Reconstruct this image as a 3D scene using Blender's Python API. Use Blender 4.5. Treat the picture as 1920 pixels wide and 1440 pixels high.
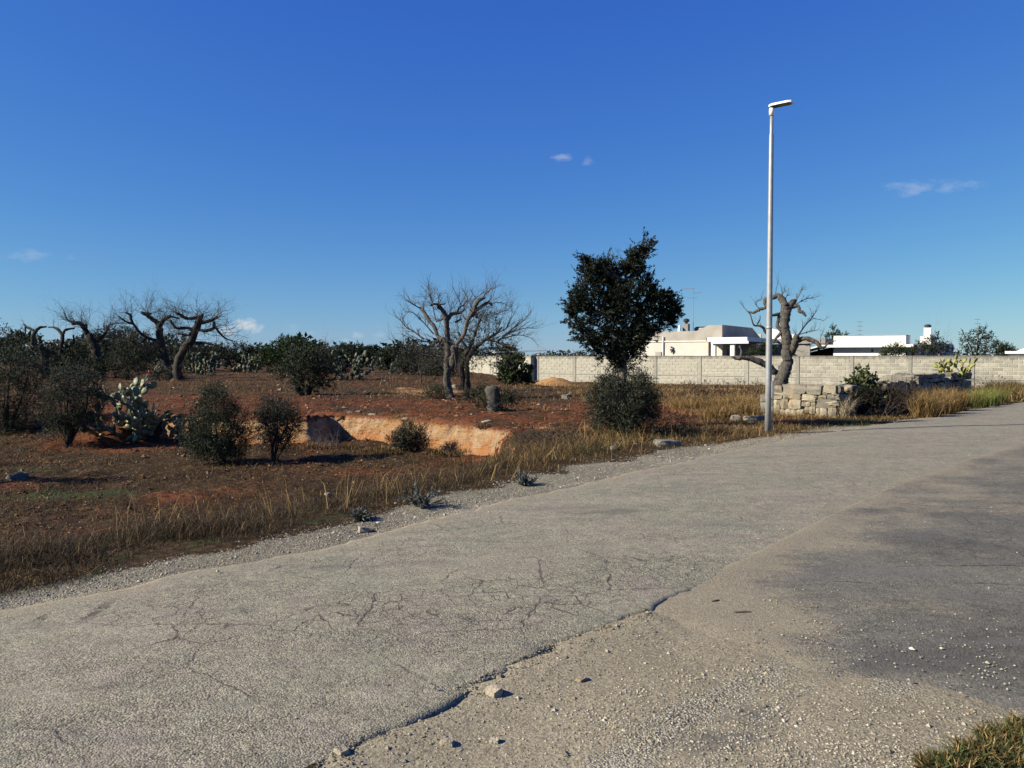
import bpy, math, random
import numpy as np

for o in list(bpy.data.objects): bpy.data.objects.remove(o)
scene = bpy.context.scene
COL = scene.collection
rad = math.radians

# ------------------------------------------------------------------ camera
F = 1478.0                      # focal length in photo pixels (1920 wide)
CAMZ = 1.65
PITCH = math.atan(52.0 / F)     # looking slightly down
cam_d = bpy.data.cameras.new('camera'); cam = bpy.data.objects.new('camera', cam_d); COL.objects.link(cam)
cam.location = (0, 0, CAMZ); cam.rotation_euler = (math.pi / 2 - PITCH, 0, 0)
cam_d.sensor_width = 36; cam_d.lens = 36 * F / 1920.0; cam_d.clip_start = 0.05; cam_d.clip_end = 6000
scene.camera = cam
scene.render.resolution_x, scene.render.resolution_y = 1024, 768

# ------------------------------------------------------------------ light
SUN_AZ, SUN_EL = 256.0, 30.0
sd = bpy.data.lights.new('sun', 'SUN'); so = bpy.data.objects.new('sun', sd); COL.objects.link(so)
sd.energy = 4.7; sd.angle = rad(0.53); sd.color = (1.0, 0.90, 0.73)
sv = (math.sin(rad(SUN_AZ)) * math.cos(rad(SUN_EL)), math.cos(rad(SUN_AZ)) * math.cos(rad(SUN_EL)), math.sin(rad(SUN_EL)))
so.rotation_euler = (math.pi / 2 - rad(SUN_EL), 0, math.atan2(sv[0], -sv[1]))
so.location = (-30, -8, 30)
scene.view_settings.view_transform = 'Standard'; scene.view_settings.look = 'None'
scene.view_settings.exposure = 1.15; scene.view_settings.gamma = 1.0

def pix_dir(px, py):
    u = (px - 960) / F; v = -(py - 720) / F
    c, s = math.cos(PITCH), math.sin(PITCH)
    d = np.array([u, c + v * s, -s + v * c]); return d

world = bpy.data.worlds.new('World'); scene.world = world; world.use_nodes = True
def build_world():
    nt = world.node_tree; N = nt.nodes; L = nt.links; N.clear()
    out = N.new('ShaderNodeOutputWorld'); bg = N.new('ShaderNodeBackground')
    sky = N.new('ShaderNodeTexSky'); sky.sky_type = 'NISHITA'; sky.sun_disc = False
    sky.sun_elevation = rad(SUN_EL); sky.sun_rotation = rad(SUN_AZ)
    sky.altitude = 0; sky.air_density = 1.0; sky.dust_density = 0.0; sky.ozone_density = 1.0
    bg.inputs['Strength'].default_value = 0.0505
    tc = N.new('ShaderNodeTexCoord')
    # thin scattered clouds: soft blobs at infinity, broken by noise
    clouds = [(1060, 295, 26, 10, .30, 5), (1100, 303, 14, 10, .16, 5), (1700, 354, 70, 15, .20, 4), (1790, 350, 46, 11, .17, 4),
              (60, 481, 60, 12, .14, 3), (462, 612, 34, 17, .62, 9), (430, 618, 22, 12, .5, 9), (540, 612, 30, 14, .16, 8), (648, 638, 10, 7, .3, 9),
              (665, 628, 18, 8, .25, 9), (716, 555, 16, 6, .14, 7), (712, 620, 16, 18, .18, 8), (590, 630, 40, 10, .12, 8),
              (1230, 652, 60, 9, .12, 6), (820, 655, 80, 9, .12, 6)]
    nz = N.new('ShaderNodeTexNoise'); nz.inputs['Scale'].default_value = 42; nz.inputs['Detail'].default_value = 7; nz.inputs['Roughness'].default_value = .62
    mpp = N.new('ShaderNodeMapping'); mpp.inputs['Scale'].default_value = (1, 1, 1.9)
    L.new(tc.outputs['Generated'], mpp.inputs['Vector']); L.new(mpp.outputs['Vector'], nz.inputs['Vector'])
    prev = None
    def math_(op, a, b=None, clamp=False):
        m = N.new('ShaderNodeMath'); m.operation = op; m.use_clamp = clamp
        for i, v in enumerate((a, b)):
            if v is None: continue
            if hasattr(v, 'links'): L.new(v, m.inputs[i])
            else: m.inputs[i].default_value = v
        return m.outputs[0]
    def dot(vec):
        m = N.new('ShaderNodeVectorMath'); m.operation = 'DOT_PRODUCT'
        L.new(tc.outputs['Generated'], m.inputs[0]); m.inputs[1].default_value = tuple(vec); return m.outputs['Value']
    for (px, py, rx, ry, op, _s) in clouds:
        d = pix_dir(px, py); d = d / np.linalg.norm(d)
        rt = np.cross(d, [0, 0, 1]); rt /= np.linalg.norm(rt); up = np.cross(rt, d)
        a = math_('DIVIDE', dot(rt), rx / F); b = math_('DIVIDE', dot(up), ry / F)
        r2 = math_('ADD', math_('MULTIPLY', a, a), math_('MULTIPLY', b, b))
        front = math_('GREATER_THAN', dot(d), 0.5)
        e = math_('SUBTRACT', 1.0, r2)
        e = math_('ADD', e, math_('MULTIPLY', math_('SUBTRACT', nz.outputs['Fac'], 0.52), 5.0))
        sm = N.new('ShaderNodeMapRange'); sm.interpolation_type = 'SMOOTHSTEP'
        sm.inputs['From Min'].default_value = 0.0; sm.inputs['From Max'].default_value = 1.5
        sm.inputs['To Min'].default_value = 0; sm.inputs['To Max'].default_value = op
        L.new(e, sm.inputs['Value'])
        near = math_('LESS_THAN', r2, 6.0)
        fall = math_('SUBTRACT', 1.0, math_('DIVIDE', r2, 5.0), True)
        v = math_('MULTIPLY', math_('MULTIPLY', sm.outputs[0], fall), math_('MULTIPLY', front, near))
        prev = v if prev is None else math_('MAXIMUM', prev, v)
    mix = N.new('ShaderNodeMix'); mix.data_type = 'RGBA'
    # deep clean autumn blue: one grade for the whole sky
    sp = N.new('ShaderNodeSeparateColor'); cb = N.new('ShaderNodeCombineColor'); L.new(sky.outputs[0], sp.inputs[0])
    for i, (gm, am) in enumerate(((1.17, .242), (.97, .60), (.35, 3.12))): L.new(math_('MULTIPLY', math_('POWER', sp.outputs[i], gm), am), cb.inputs[i])
    L.new(prev, mix.inputs['Factor']); L.new(cb.outputs[0], mix.inputs['A']); mix.inputs['B'].default_value = (7.0, 7.0, 7.0, 1)
    L.new(mix.outputs['Result'], bg.inputs['Color']); L.new(bg.outputs[0], out.inputs[0])
build_world()

# ------------------------------------------------------------------ numeric helpers
_tab = np.random.default_rng(7).random((256, 256))
def vnoise(x, y, seed=0):
    x = np.asarray(x, float) + seed * 17.31; y = np.asarray(y, float) + seed * 9.77
    xi = np.floor(x).astype(int); yi = np.floor(y).astype(int); fx = x - xi; fy = y - yi
    fx = fx * fx * (3 - 2 * fx); fy = fy * fy * (3 - 2 * fy)
    a = _tab[xi & 255, yi & 255]; b = _tab[(xi + 1) & 255, yi & 255]; c = _tab[xi & 255, (yi + 1) & 255]; d = _tab[(xi + 1) & 255, (yi + 1) & 255]
    return (a * (1 - fx) + b * fx) * (1 - fy) + (c * (1 - fx) + d * fx) * fy
def fbm(x, y, oct=4, seed=0, gain=.5):
    t = 0; a = 1; s = 0
    for i in range(oct):
        t = t + a * vnoise(x * 2 ** i, y * 2 ** i, seed + i * 3); s += a; a *= gain
    return t / s
def sstep(a, b, x):
    t = np.clip((np.asarray(x, float) - a) / (b - a), 0, 1); return t * t * (3 - 2 * t)

def P(px, py, d):
    v = pix_dir(px, py); return np.array([0, 0, CAMZ]) + v * (d / v[1])

# ------------------------------------------------------------------ ground shape
R2 = math.sqrt(2)
def to_pq(x, y): return (x + y) / R2, (y - x) / R2
def from_pq(p, q): return (p - q) / R2, (p + q) / R2
QL_P = [-30, 1.25, 3.84, 6.46, 10, 13, 18, 31.7, 60, 120]; QL_Q = [5.7, 5.9, 5.96, 6.4, 6.8, 7.05, 7.2, 7.05, 6.6, 5.5]
QR_P = [-30, 1.0, 1.69, 2.5, 3.32, 4.07, 5.7, 8.77, 11.2, 16.5, 31, 60, 120]; QR_Q = [2.5, 2.68, 2.78, 2.91, 2.99, 2.97, 3.08, 3.4, 3.56, 3.6, 3.5, 3.0, 1.9]
def qL(p): return np.interp(p, QL_P, QL_Q)
def qR(p): return np.interp(p, QR_P, QR_Q)
# top edge of the cut bank (x -> y)
ED_X = [-40, -14, -10, -7.3, -5.30, -5.16, -4.6, -3.4, -2.14, -1.15, -.68, 0, 1.7, 4, 40]
ED_Y = [24, 23.2, 22.2, 20.8, 20.3, 21.7, 21.7, 21.0, 19.8, 18.9, 18.3, 17.2, 17.2, 17.5, 20]
FRONT = []
for _px, _py in ((1205, 1165), (1300, 1195), (1420, 1235), (1530, 1275), (1640, 1286), (1735, 1300), (1800, 1322), (1850, 1335), (1925, 1352), (2100, 1400), (2500, 1440)):
    _v = pix_dir(_px, _py); _t = -(CAMZ + .015) / _v[2]; FRONT.append(to_pq(_v[0] * _t, _v[1] * _t))
FRONT = np.array(FRONT); FRONT = FRONT[np.argsort(FRONT[:, 1])]
def front_p(q):
    q = np.asarray(q, float); return np.interp(q, FRONT[:, 1], FRONT[:, 0]) + .22 * (fbm(q * 1.5, q * 0, 4, 61) - .5) + .10 * (fbm(q * 9, q * 0, 3, 62) - .5)
def edge_y(x): return np.interp(x, ED_X, ED_Y)
def H(x, y):
    x = np.asarray(x, float); y = np.asarray(y, float)
    p, q = to_pq(x, y); v = q - qL(p); w = q - qR(p)
    # low ground between verge and cut bank
    side = edge_y(x) - y
    hard = sstep(-10.5, -9.6, x) * (1 - sstep(-.6, .9, x))
    soft = .07 * hard + 3.0 * (1 - hard)
    m = sstep(0.0, 1, side / soft + .0) * sstep(.9, 4.5, v) * (1 - sstep(-.9, 1.2, x)) * sstep(-26, -14, x)
    z = -.62 * m
    z = z - .45 * sstep(25, 62, y) * sstep(-8, 6, x) * sstep(2, 8, v)
    # verge: slight berm, tilled field clods
    fld = sstep(.6, 2.0, v)
    deep = sstep(3, 6, v)
    z = z + fld * (.16 * (fbm(x * .35, y * .35, 3, 3) - .5) * sstep(1, 4, v) + (.10 + .06 * deep) * (fbm(x * 1.9, y * 1.9, 3, 5) - .5))
    z = z + fld * (.05 + .06 * deep) * (fbm(x * 4.6, y * 4.6, 3, 8) - .5)
    sh = -.02 + .03 * (fbm(x * 1.3, y * 1.3, 3, 2) - .5) + .012 * (fbm(x * 8, y * 8, 2, 4) - .5)
    z = z + sh * (1 - fld)
    # under the road slab and on the junction side
    under = sstep(-.16, -.02, -v) * sstep(-.1, .05, w)
    z = np.where((v < -.05) & (w > .03), -.09, z)
    zr = -.026 + .012 * (fbm(x * 1.1, y * 1.1, 3, 12) - .5) + .012 * (fbm(x * 5, y * 5, 2, 14) - .5)
    # wheel ruts running along the road edge
    zr = zr - .012 * np.exp(-((w + .42) / .14) ** 2) * (fbm(p * 1.2, w * 3, 2, 6))
    # dust and grit banked up against the crumbled lip in places
    zr = zr + .030 * np.clip(fbm(p * 2.2, w * 2.2, 3, 15) - .42, 0, 1) * 2.5 * np.exp(-(w / .22) ** 2) + .012 * np.exp(-(w / .5) ** 2)
    zr = zr - .045 * sstep(.15, .5, p - front_p(q))
    z = np.where(w < .03, zr, z)
    return z
def Hs(x, y): return float(H(np.array([x]), np.array([y]))[0])
def gp(px, py, dmax=200.0):
    d = pix_dir(px, py); d = d / d[1]
    ys = np.concatenate([np.arange(1.5, 40, .02), np.arange(40, dmax, .1)])
    X = d[0] * ys; Z = CAMZ + d[2] * ys
    hit = np.nonzero(Z <= H(X, ys))[0]
    i = hit[0] if len(hit) else len(ys) - 1
    return np.array([X[i], ys[i], H(X[i:i + 1], ys[i:i + 1])[0]])

# ------------------------------------------------------------------ mesh helpers
class MB:
    def __init__(s): s.v = []; s.q = []; s.t = []; s.c = []; s.n = 0
    def add(s, v, q=None, t=None, c=None):
        v = np.asarray(v, float).reshape(-1, 3)
        if q is not None and len(q): s.q.append(np.asarray(q, int).reshape(-1, 4) + s.n)
        if t is not None and len(t): s.t.append(np.asarray(t, int).reshape(-1, 3) + s.n)
        if c is None: c = np.full((len(v), 3), .5)
        c = np.asarray(c, float)
        if c.ndim == 1: c = np.tile(c, (len(v), 1))
        s.c.append(c); s.v.append(v); s.n += len(v)
    def mesh(s, name, smooth=False, col=True):
        v = np.concatenate(s.v) if s.v else np.zeros((0, 3))
        q = np.concatenate(s.q) if s.q else np.zeros((0, 4), int)
        t = np.concatenate(s.t) if s.t else np.zeros((0, 3), int)
        me = bpy.data.meshes.new(name); nl = q.size + t.size; nf = len(q) + len(t)
        me.vertices.add(len(v)); me.vertices.foreach_set('co', v.astype(np.float32).ravel())
        me.loops.add(nl); me.polygons.add(nf)
        me.loops.foreach_set('vertex_index', np.concatenate([q.ravel(), t.ravel()]).astype(np.int32))
        st = np.concatenate([np.arange(len(q)) * 4, q.size + np.arange(len(t)) * 3]).astype(np.int32)
        me.polygons.foreach_set('loop_start', st)
        me.polygons.foreach_set('use_smooth', np.full(nf, smooth))
        me.update(calc_edges=True)
        if col:
            a = me.color_attributes.new('Col', 'FLOAT_COLOR', 'POINT')
            c = np.concatenate(s.c); c4 = np.ones((len(c), 4), np.float32); c4[:, :3] = c; a.data.foreach_set('color', c4.ravel())
        return me
    def build(s, name, mat, parent=None, smooth=False, origin=None):
        if origin is not None:
            o3 = np.asarray(origin, float); s.v = [v - o3 for v in s.v]
        me = s.mesh(name, smooth)
        return link(name, me, mat, parent, origin)
def link(name, me, mat, parent=None, origin=None):
    if mat is not None and not me.materials: me.materials.append(mat)
    o = bpy.data.objects.new(name, me); COL.objects.link(o)
    if origin is not None: o.location = tuple(origin)
    if parent is not None:
        o.parent = parent
        if origin is None: o.location = tuple(-x for x in parent.location)
        else: o.location = tuple(np.asarray(origin) - np.asarray(parent.location))
    return o
def tag(o, label=None, cat=None, group=None, kind=None):
    if label: o['label'] = label
    if cat: o['category'] = cat
    if group: o['group'] = group
    if kind: o['kind'] = kind
    return o
def thing(name, label, cat, loc, group=None):
    o = bpy.data.objects.new(name, None); COL.objects.link(o); o.location = tuple(loc); o.empty_display_size = .2
    return tag(o, label, cat, group)

def catmull(pts, n):
    pts = np.asarray(pts, float)
    if len(pts) < 3:
        t = np.linspace(0, 1, n * max(1, len(pts) - 1) + 1)[:, None]; return pts[0] * (1 - t) + pts[-1] * t
    e = np.vstack([2 * pts[0] - pts[1], pts, 2 * pts[-1] - pts[-2]]); out = []
    for i in range(1, len(e) - 2):
        p0, p1, p2, p3 = e[i - 1:i + 3]
        for k in range(n):
            t = k / n
            out.append(.5 * (2 * p1 + (p2 - p0) * t + (2 * p0 - 5 * p1 + 4 * p2 - p3) * t * t + (3 * p1 - p0 - 3 * p2 + p3) * t ** 3))
    out.append(e[-2]); return np.array(out)
def tube(mb, path, r, sides=6, col=None, rng=None, rough=0., cap=True):
    path = np.asarray(path, float); n = len(path); r = np.broadcast_to(np.asarray(r, float), (n,))
    tg = np.gradient(path, axis=0); tg /= np.linalg.norm(tg, axis=1)[:, None] + 1e-9
    ref = np.array([0, 0, 1.0]) if abs(tg[0][2]) < .8 else np.array([1.0, 0, 0])
    u = np.cross(tg[0], ref); u /= np.linalg.norm(u); U = [u]
    for i in range(1, n):
        u = u - tg[i] * np.dot(u, tg[i]); u /= np.linalg.norm(u) + 1e-9; U.append(u)
    U = np.array(U); V = np.cross(tg, U); a = np.arange(sides) * 2 * math.pi / sides
    rr = np.tile(r[:, None], (1, sides))
    if rough and rng is not None:
        nzz = rng.random((n, sides)) - .5; ridge = np.interp(np.arange(sides), np.arange(sides), rng.random(sides)) - .5
        rr = rr * (1 + rough * nzz + rough * .9 * ridge[None, :])
    v = path[:, None, :] + rr[..., None] * (np.cos(a)[None, :, None] * U[:, None, :] + np.sin(a)[None, :, None] * V[:, None, :])
    v = v.reshape(-1, 3); i, j = np.meshgrid(np.arange(n - 1), np.arange(sides), indexing='ij'); j2 = (j + 1) % sides
    q = np.stack([i * sides + j, i * sides + j2, (i + 1) * sides + j2, (i + 1) * sides + j], -1).reshape(-1, 4)
    t = None
    if cap:
        v = np.vstack([v, path[0], path[-1]]); k = n * sides; jj = np.arange(sides); j2 = (jj + 1) % sides
        t = np.vstack([np.stack([np.full(sides, k), j2, jj], -1), np.stack([np.full(sides, k + 1), (n - 1) * sides + jj, (n - 1) * sides + j2], -1)])
    mb.add(v, q, t, col)
def box(mb, o, ax, ay, az, col=None):
    o, ax, ay, az = [np.asarray(k, float) for k in (o, ax, ay, az)]
    v = [o, o + ax, o + ax + ay, o + ay, o + az, o + ax + az, o + ax + ay + az, o + ay + az]
    f = [[0, 3, 2, 1], [4, 5, 6, 7], [0, 1, 5, 4], [1, 2, 6, 5], [2, 3, 7, 6], [3, 0, 4, 7]]
    if np.dot(np.cross(ax, ay), az) < 0: f = [k[::-1] for k in f]
    mb.add(v, f, None, col)
def bevel_box(mb, c, hx, hy, hz, b, col=None, jit=0., rng=None):
    """box with chamfered edges: 24 verts, 44 tris"""
    v = []; idx = {}
    for sx in (-1, 1):
        for sy in (-1, 1):
            for sz in (-1, 1):
                for k in range(3):
                    e = [hx - b, hy - b, hz - b]; e[k] += b
                    idx[(sx, sy, sz, k)] = len(v); v.append((sx * e[0], sy * e[1], sz * e[2]))
    v = np.array(v)
    if jit and rng is not None: v = v + (rng.random(v.shape) - .5) * jit
    q = []; t = []
    for k in range(3):
        a, b2 = (k + 1) % 3, (k + 2) % 3
        for s in (-1, 1):
            f = []
            for (sa, sb) in ((-1, -1), (1, -1), (1, 1), (-1, 1)):
                sg = [0, 0, 0]; sg[k] = s; sg[a] = sa; sg[b2] = sb; f.append(idx[(*sg, k)])
            q.append(f if s > 0 else f[::-1])
    for k in range(3):
        a, b2 = (k + 1) % 3, (k + 2) % 3
        for sa in (-1, 1):
            for sb in (-1, 1):
                s0 = [0, 0, 0]; s0[k] = -1; s0[a] = sa; s0[b2] = sb; s1 = list(s0); s1[k] = 1
                f = [idx[(*s0, a)], idx[(*s1, a)], idx[(*s1, b2)], idx[(*s0, b2)]]
                q.append(f if sa * sb < 0 else f[::-1])
    for key in {(a, b2, c2) for (a, b2, c2, _) in idx}:
        f = [idx[(*key, 0)], idx[(*key, 1)], idx[(*key, 2)]]
        t.append(f if key[0] * key[1] * key[2] > 0 else f[::-1])
    mb.add(v + np.asarray(c), q, t, col)
def leaves(mb, c, d, ln, wd, col, rng, fold=.25):
    """one folded diamond per leaf"""
    n = len(c); d = d / (np.linalg.norm(d, axis=1)[:, None] + 1e-9)
    r = rng.normal(size=(n, 3)); s = np.cross(d, r); s /= np.linalg.norm(s, axis=1)[:, None] + 1e-9
    nn = np.cross(s, d); ln = np.broadcast_to(ln, (n,))[:, None]; wd = np.broadcast_to(wd, (n,))[:, None]
    m = c + d * ln * .45
    v = np.stack([c, m + s * wd * .5 + nn * wd * fold, c + d * ln, m - s * wd * .5 + nn * wd * fold], 1).reshape(-1, 3)
    q = np.arange(n * 4).reshape(n, 4)
    mb.add(v, q, None, np.repeat(col, 4, axis=0))

# ------------------------------------------------------------------ material helpers
class G:
    """tiny node-graph helper"""
    def __init__(s, name, rough=.9, spec=.3):
        s.m = bpy.data.materials.new(name); s.m.use_nodes = True; s.nt = s.m.node_tree; s.N = s.nt.nodes; s.L = s.nt.links
        s.b = s.N['Principled BSDF']; s.b.inputs['Roughness'].default_value = rough; s.b.inputs['Specular IOR Level'].default_value = spec
        s._tc = None
    def set(s, sock, v):
        if hasattr(v, 'links'): s.L.new(v, sock)
        elif isinstance(v, (tuple, list)): sock.default_value = (*v, 1) if len(v) == 3 and sock.type == 'RGBA' else tuple(v)
        else: sock.default_value = v
    def co(s, kind='Object', scale=None):
        if s._tc is None: s._tc = s.N.new('ShaderNodeTexCoord')
        o = s._tc.outputs[kind]
        if kind == 'World':
            pass
        if scale is not None:
            m = s.N.new('ShaderNodeMapping'); m.inputs['Scale'].default_value = scale; s.L.new(o, m.inputs['Vector']); o = m.outputs[0]
        return o
    def pos(s, scale=None, rotz=0):
        g = s.N.new('ShaderNodeNewGeometry'); o = g.outputs['Position']
        if scale is not None:
            m = s.N.new('ShaderNodeMapping'); m.inputs['Scale'].default_value = scale; m.inputs['Rotation'].default_value = (0, 0, rotz); s.L.new(o, m.inputs['Vector']); o = m.outputs[0]
        return o
    def noise(s, sc, det=4, ro=.55, vec=None, dist=0):
        n = s.N.new('ShaderNodeTexNoise'); n.inputs['Scale'].default_value = sc; n.inputs['Detail'].default_value = det; n.inputs['Roughness'].default_value = ro; n.inputs['Distortion'].default_value = dist
        s.L.new(vec if vec is not None else s.pos(), n.inputs['Vector']); return n.outputs['Fac']
    def voro(s, sc, feat='F1', vec=None, out='Distance', rnd=1.):
        n = s.N.new('ShaderNodeTexVoronoi'); n.feature = feat; n.inputs['Scale'].default_value = sc; n.inputs['Randomness'].default_value = rnd
        s.L.new(vec if vec is not None else s.pos(), n.inputs['Vector']); return n.outputs[out]
    def attr(s, name='Col', out='Color'):
        n = s.N.new('ShaderNodeAttribute'); n.attribute_name = name; return n.outputs[out]
    def sep(s, c):
        n = s.N.new('ShaderNodeSeparateColor'); s.L.new(c, n.inputs[0]); return n.outputs
    def sepxyz(s, c):
        n = s.N.new('ShaderNodeSeparateXYZ'); s.L.new(c, n.inputs[0]); return n.outputs
    def ma(s, op, a, b=0., clamp=False):
        n = s.N.new('ShaderNodeMath'); n.operation = op; n.use_clamp = clamp; s.set(n.inputs[0], a); s.set(n.inputs[1], b); return n.outputs[0]
    def mr(s, v, a, b, c=0., d=1., smooth=True):
        n = s.N.new('ShaderNodeMapRange'); n.interpolation_type = 'SMOOTHSTEP' if smooth else 'LINEAR'
        s.set(n.inputs['Value'], v)
        for k, x in zip(('From Min', 'From Max', 'To Min', 'To Max'), (a, b, c, d)): n.inputs[k].default_value = x
        return n.outputs[0]
    def mix(s, f, a, b, mode='MIX'):
        n = s.N.new('ShaderNodeMix'); n.data_type = 'RGBA'; n.blend_type = mode
        s.set(n.inputs['Factor'], f); s.set(n.inputs['A'], a); s.set(n.inputs['B'], b); return n.outputs['Result']
    def ramp(s, f, stops):
        n = s.N.new('ShaderNodeValToRGB'); s.L.new(f, n.inputs[0]); e = n.color_ramp.elements
        while len(e) < len(stops): e.new(.5)
        for k, (p, c) in zip(e, stops): k.position = p; k.color = (*c, 1)
        return n.outputs[0]
    def grey(s, v):
        n = s.N.new('ShaderNodeCombineColor')
        for i in range(3): s.L.new(v, n.inputs[i])
        return n.outputs[0]
    def bump(s, h, st=.5, dist=.01, prev=None):
        n = s.N.new('ShaderNodeBump'); n.inputs['Strength'].default_value = st; n.inputs['Distance'].default_value = dist; s.L.new(h, n.inputs['Height'])
        if prev is not None: s.L.new(prev, n.inputs['Normal'])
        return n.outputs[0]
    def fin(s, col=None, nrm=None, rough=None):
        if col is not None: s.set(s.b.inputs['Base Color'], col)
        if nrm is not None: s.L.new(nrm, s.b.inputs['Normal'])
        if rough is not None: s.set(s.b.inputs['Roughness'], rough)
        return s.m
    def rnd(s):
        return s.N.new('ShaderNodeObjectInfo').outputs['Random']

M = {}
def simple(name, c, rough=.8, var=.35, sc=6, spec=.3, metal=0, bump=.0):
    g = G(name, rough, spec); n = g.noise(sc, 5, .6, g.co('Object'))
    k = g.mr(n, .25, .75, 1 - var, 1 + var, False)
    col = g.mix(1.0, c, g.grey(k), 'MULTIPLY'); g.b.inputs['Metallic'].default_value = metal
    M[name] = g.fin(col, g.bump(n, .5, bump) if bump else None); return M[name]
def from_attr(name, rough=.7, spec=.3, trans=0., bump=0):
    g = G(name, rough, spec); c = g.attr()
    if trans:
        t = g.N.new('ShaderNodeBsdfTranslucent'); g.L.new(c, t.inputs[0]); mx = g.N.new('ShaderNodeMixShader'); mx.inputs[0].default_value = trans
        g.L.new(g.b.outputs[0], mx.inputs[1]); g.L.new(t.outputs[0], mx.inputs[2]); g.L.new(mx.outputs[0], g.N['Material Output'].inputs[0])
    M[name] = g.fin(c); return M[name]
from_attr('leaf', .62, .22, .12); from_attr('grass', .7, .25, .15); from_attr('stone_bit', .85, .2)
simple('galvanised', (.25, .26, .265), .5, .18, 9, .5, .25)
simple('lamp_white', (.72, .73, .72), .45, .06, 8, .4)
simple('dark_plastic', (.03, .03, .032), .4, .2, 8)
simple('lens', (.10, .10, .09), .15, .1, 8, .5)
simple('white_paint', (.62, .61, .57), .8, .07, 1.2)
simple('cream_paint', (.48, .455, .40), .85, .14, .9)
simple('parapet_grey', (.30, .28, .245), .85, .2, .8)
simple('grey_render', (.22, .205, .185), .85, .25, 1.0)
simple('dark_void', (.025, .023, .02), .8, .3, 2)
simple('brown_pipe', (.10, .07, .055), .6, .2, 4)
simple('wood_dark', (.10, .06, .04), .7, .4, 5)
simple('chrome', (.12, .12, .12), .35, .1, 4, .5, .7)
simple('roof_metal', (.55, .55, .54), .5, .1, 3, .4, .3)
simple('terracotta', (.28, .10, .045), .85, .3, 4)
simple('twig', (.055, .042, .034), .85, .4, 4)
simple('twig_grey', (.075, .066, .058), .85, .35, 4)
simple('stick', (.10, .07, .045), .85, .4, 8)

def bark(name, c1, c2):
    g = G(name, .9, .2); v = g.co('Object', (7, 7, 1.8)); n = g.noise(2.2, 7, .68, v, 1.2); n2 = g.noise(1.3, 3, .5, g.co('Object'))
    c = g.ramp(n, [(.30, tuple(k * .35 for k in c1)), (.45, c1), (.7, c2)])
    c = g.mix(g.mr(n2, .35, .7), c, (.10, .095, .085), 'MIX') if False else c
    M[name] = g.fin(c, g.bump(n, .9, .05)); return M[name]
bark('bark_dead', (.060, .055, .047), (.145, .134, .118)); bark('bark_olive', (.026, .022, .018), (.060, .053, .045)); bark('bark_cypress', (.16, .13, .11), (.30, .26, .22))

def mk_ground():
    g = G('ground', .95, .15)
    A = g.sep(g.attr('zA')); B = g.sep(g.attr('zB'))
    n1 = g.noise(2.3, 6, .62, g.pos((.55, 1.3, 1))); n2 = g.noise(11, 6, .70); n3 = g.noise(70, 3, .6); big = g.noise(.45, 4, .6)
    def w(a, k=.8, lo=.40, hi=.60, n=n2):
        return g.mr(g.ma('ADD', a, g.ma('ADD', g.ma('MULTIPLY', g.ma('SUBTRACT', n, .5), k * 1.3), g.ma('MULTIPLY', g.ma('SUBTRACT', n3, .5), .8))), lo, hi)
    cell = g.voro(95, 'F1', None, 'Color'); cs = g.sep(cell); dist = g.voro(95)
    litter = g.ramp(n2, [(.30, (.012, .007, .003)), (.48, (.036, .022, .009)), (.62, (.080, .050, .021)), (.75, (.19, .13, .062))])
    red = g.ramp(n2, [(.30, (.026, .009, .003)), (.5, (.100, .031, .011)), (.70, (.20, .075, .028))])
    red = g.mix(g.mr(n1, .5, .72, 0, .75), red, (.19, .066, .025))
    grav = g.mix(cs[0], (.18, .172, .13), (.42, .395, .30)); grav = g.mix(g.mr(dist, .35, .75), grav, (.12, .105, .075))
    dust = g.mix(cs[1], (.142, .125, .086), (.27, .24, .17))
    sand = g.ramp(n2, [(.3, (.24, .125, .050)), (.7, (.38, .235, .115))])
    green = g.ramp(n3, [(.35, (.020, .028, .010)), (.65, (.060, .085, .026))])
    asp = g.ramp(n3, [(.3, (.055, .053, .05)), (.7, (.12, .115, .105))])
    c = litter
    c = g.mix(w(A[0]), c, red); c = g.mix(w(B[2], .9), c, sand); c = g.mix(w(B[0], 1.0), c, green)
    c = g.mix(w(A[2], .8), c, dust); c = g.mix(w(A[1], .9), c, grav); c = g.mix(w(B[1], .9, .35, .65, n1), c, asp)
    c = g.mix(1.0, c, g.grey(g.mr(g.ma('ADD', g.ma('MULTIPLY', n3, .5), g.ma('MULTIPLY', big, .5)), .3, .7, .72, 1.28, False)), 'MULTIPLY')
    h = g.ma('MULTIPLY', g.ma('ADD', g.ma('MULTIPLY', n2, 1.0), g.ma('MULTIPLY', n3, .35)), g.mr(A[2], .3, .8, 1.0, .18))
    b1 = g.bump(h, .9, .09); b2 = g.bump(g.ma('MULTIPLY', g.ma('SUBTRACT', .7, dist), A[1]), .8, .012, b1)
    return g.fin(c, b2)
M['ground'] = mk_ground()

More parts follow.
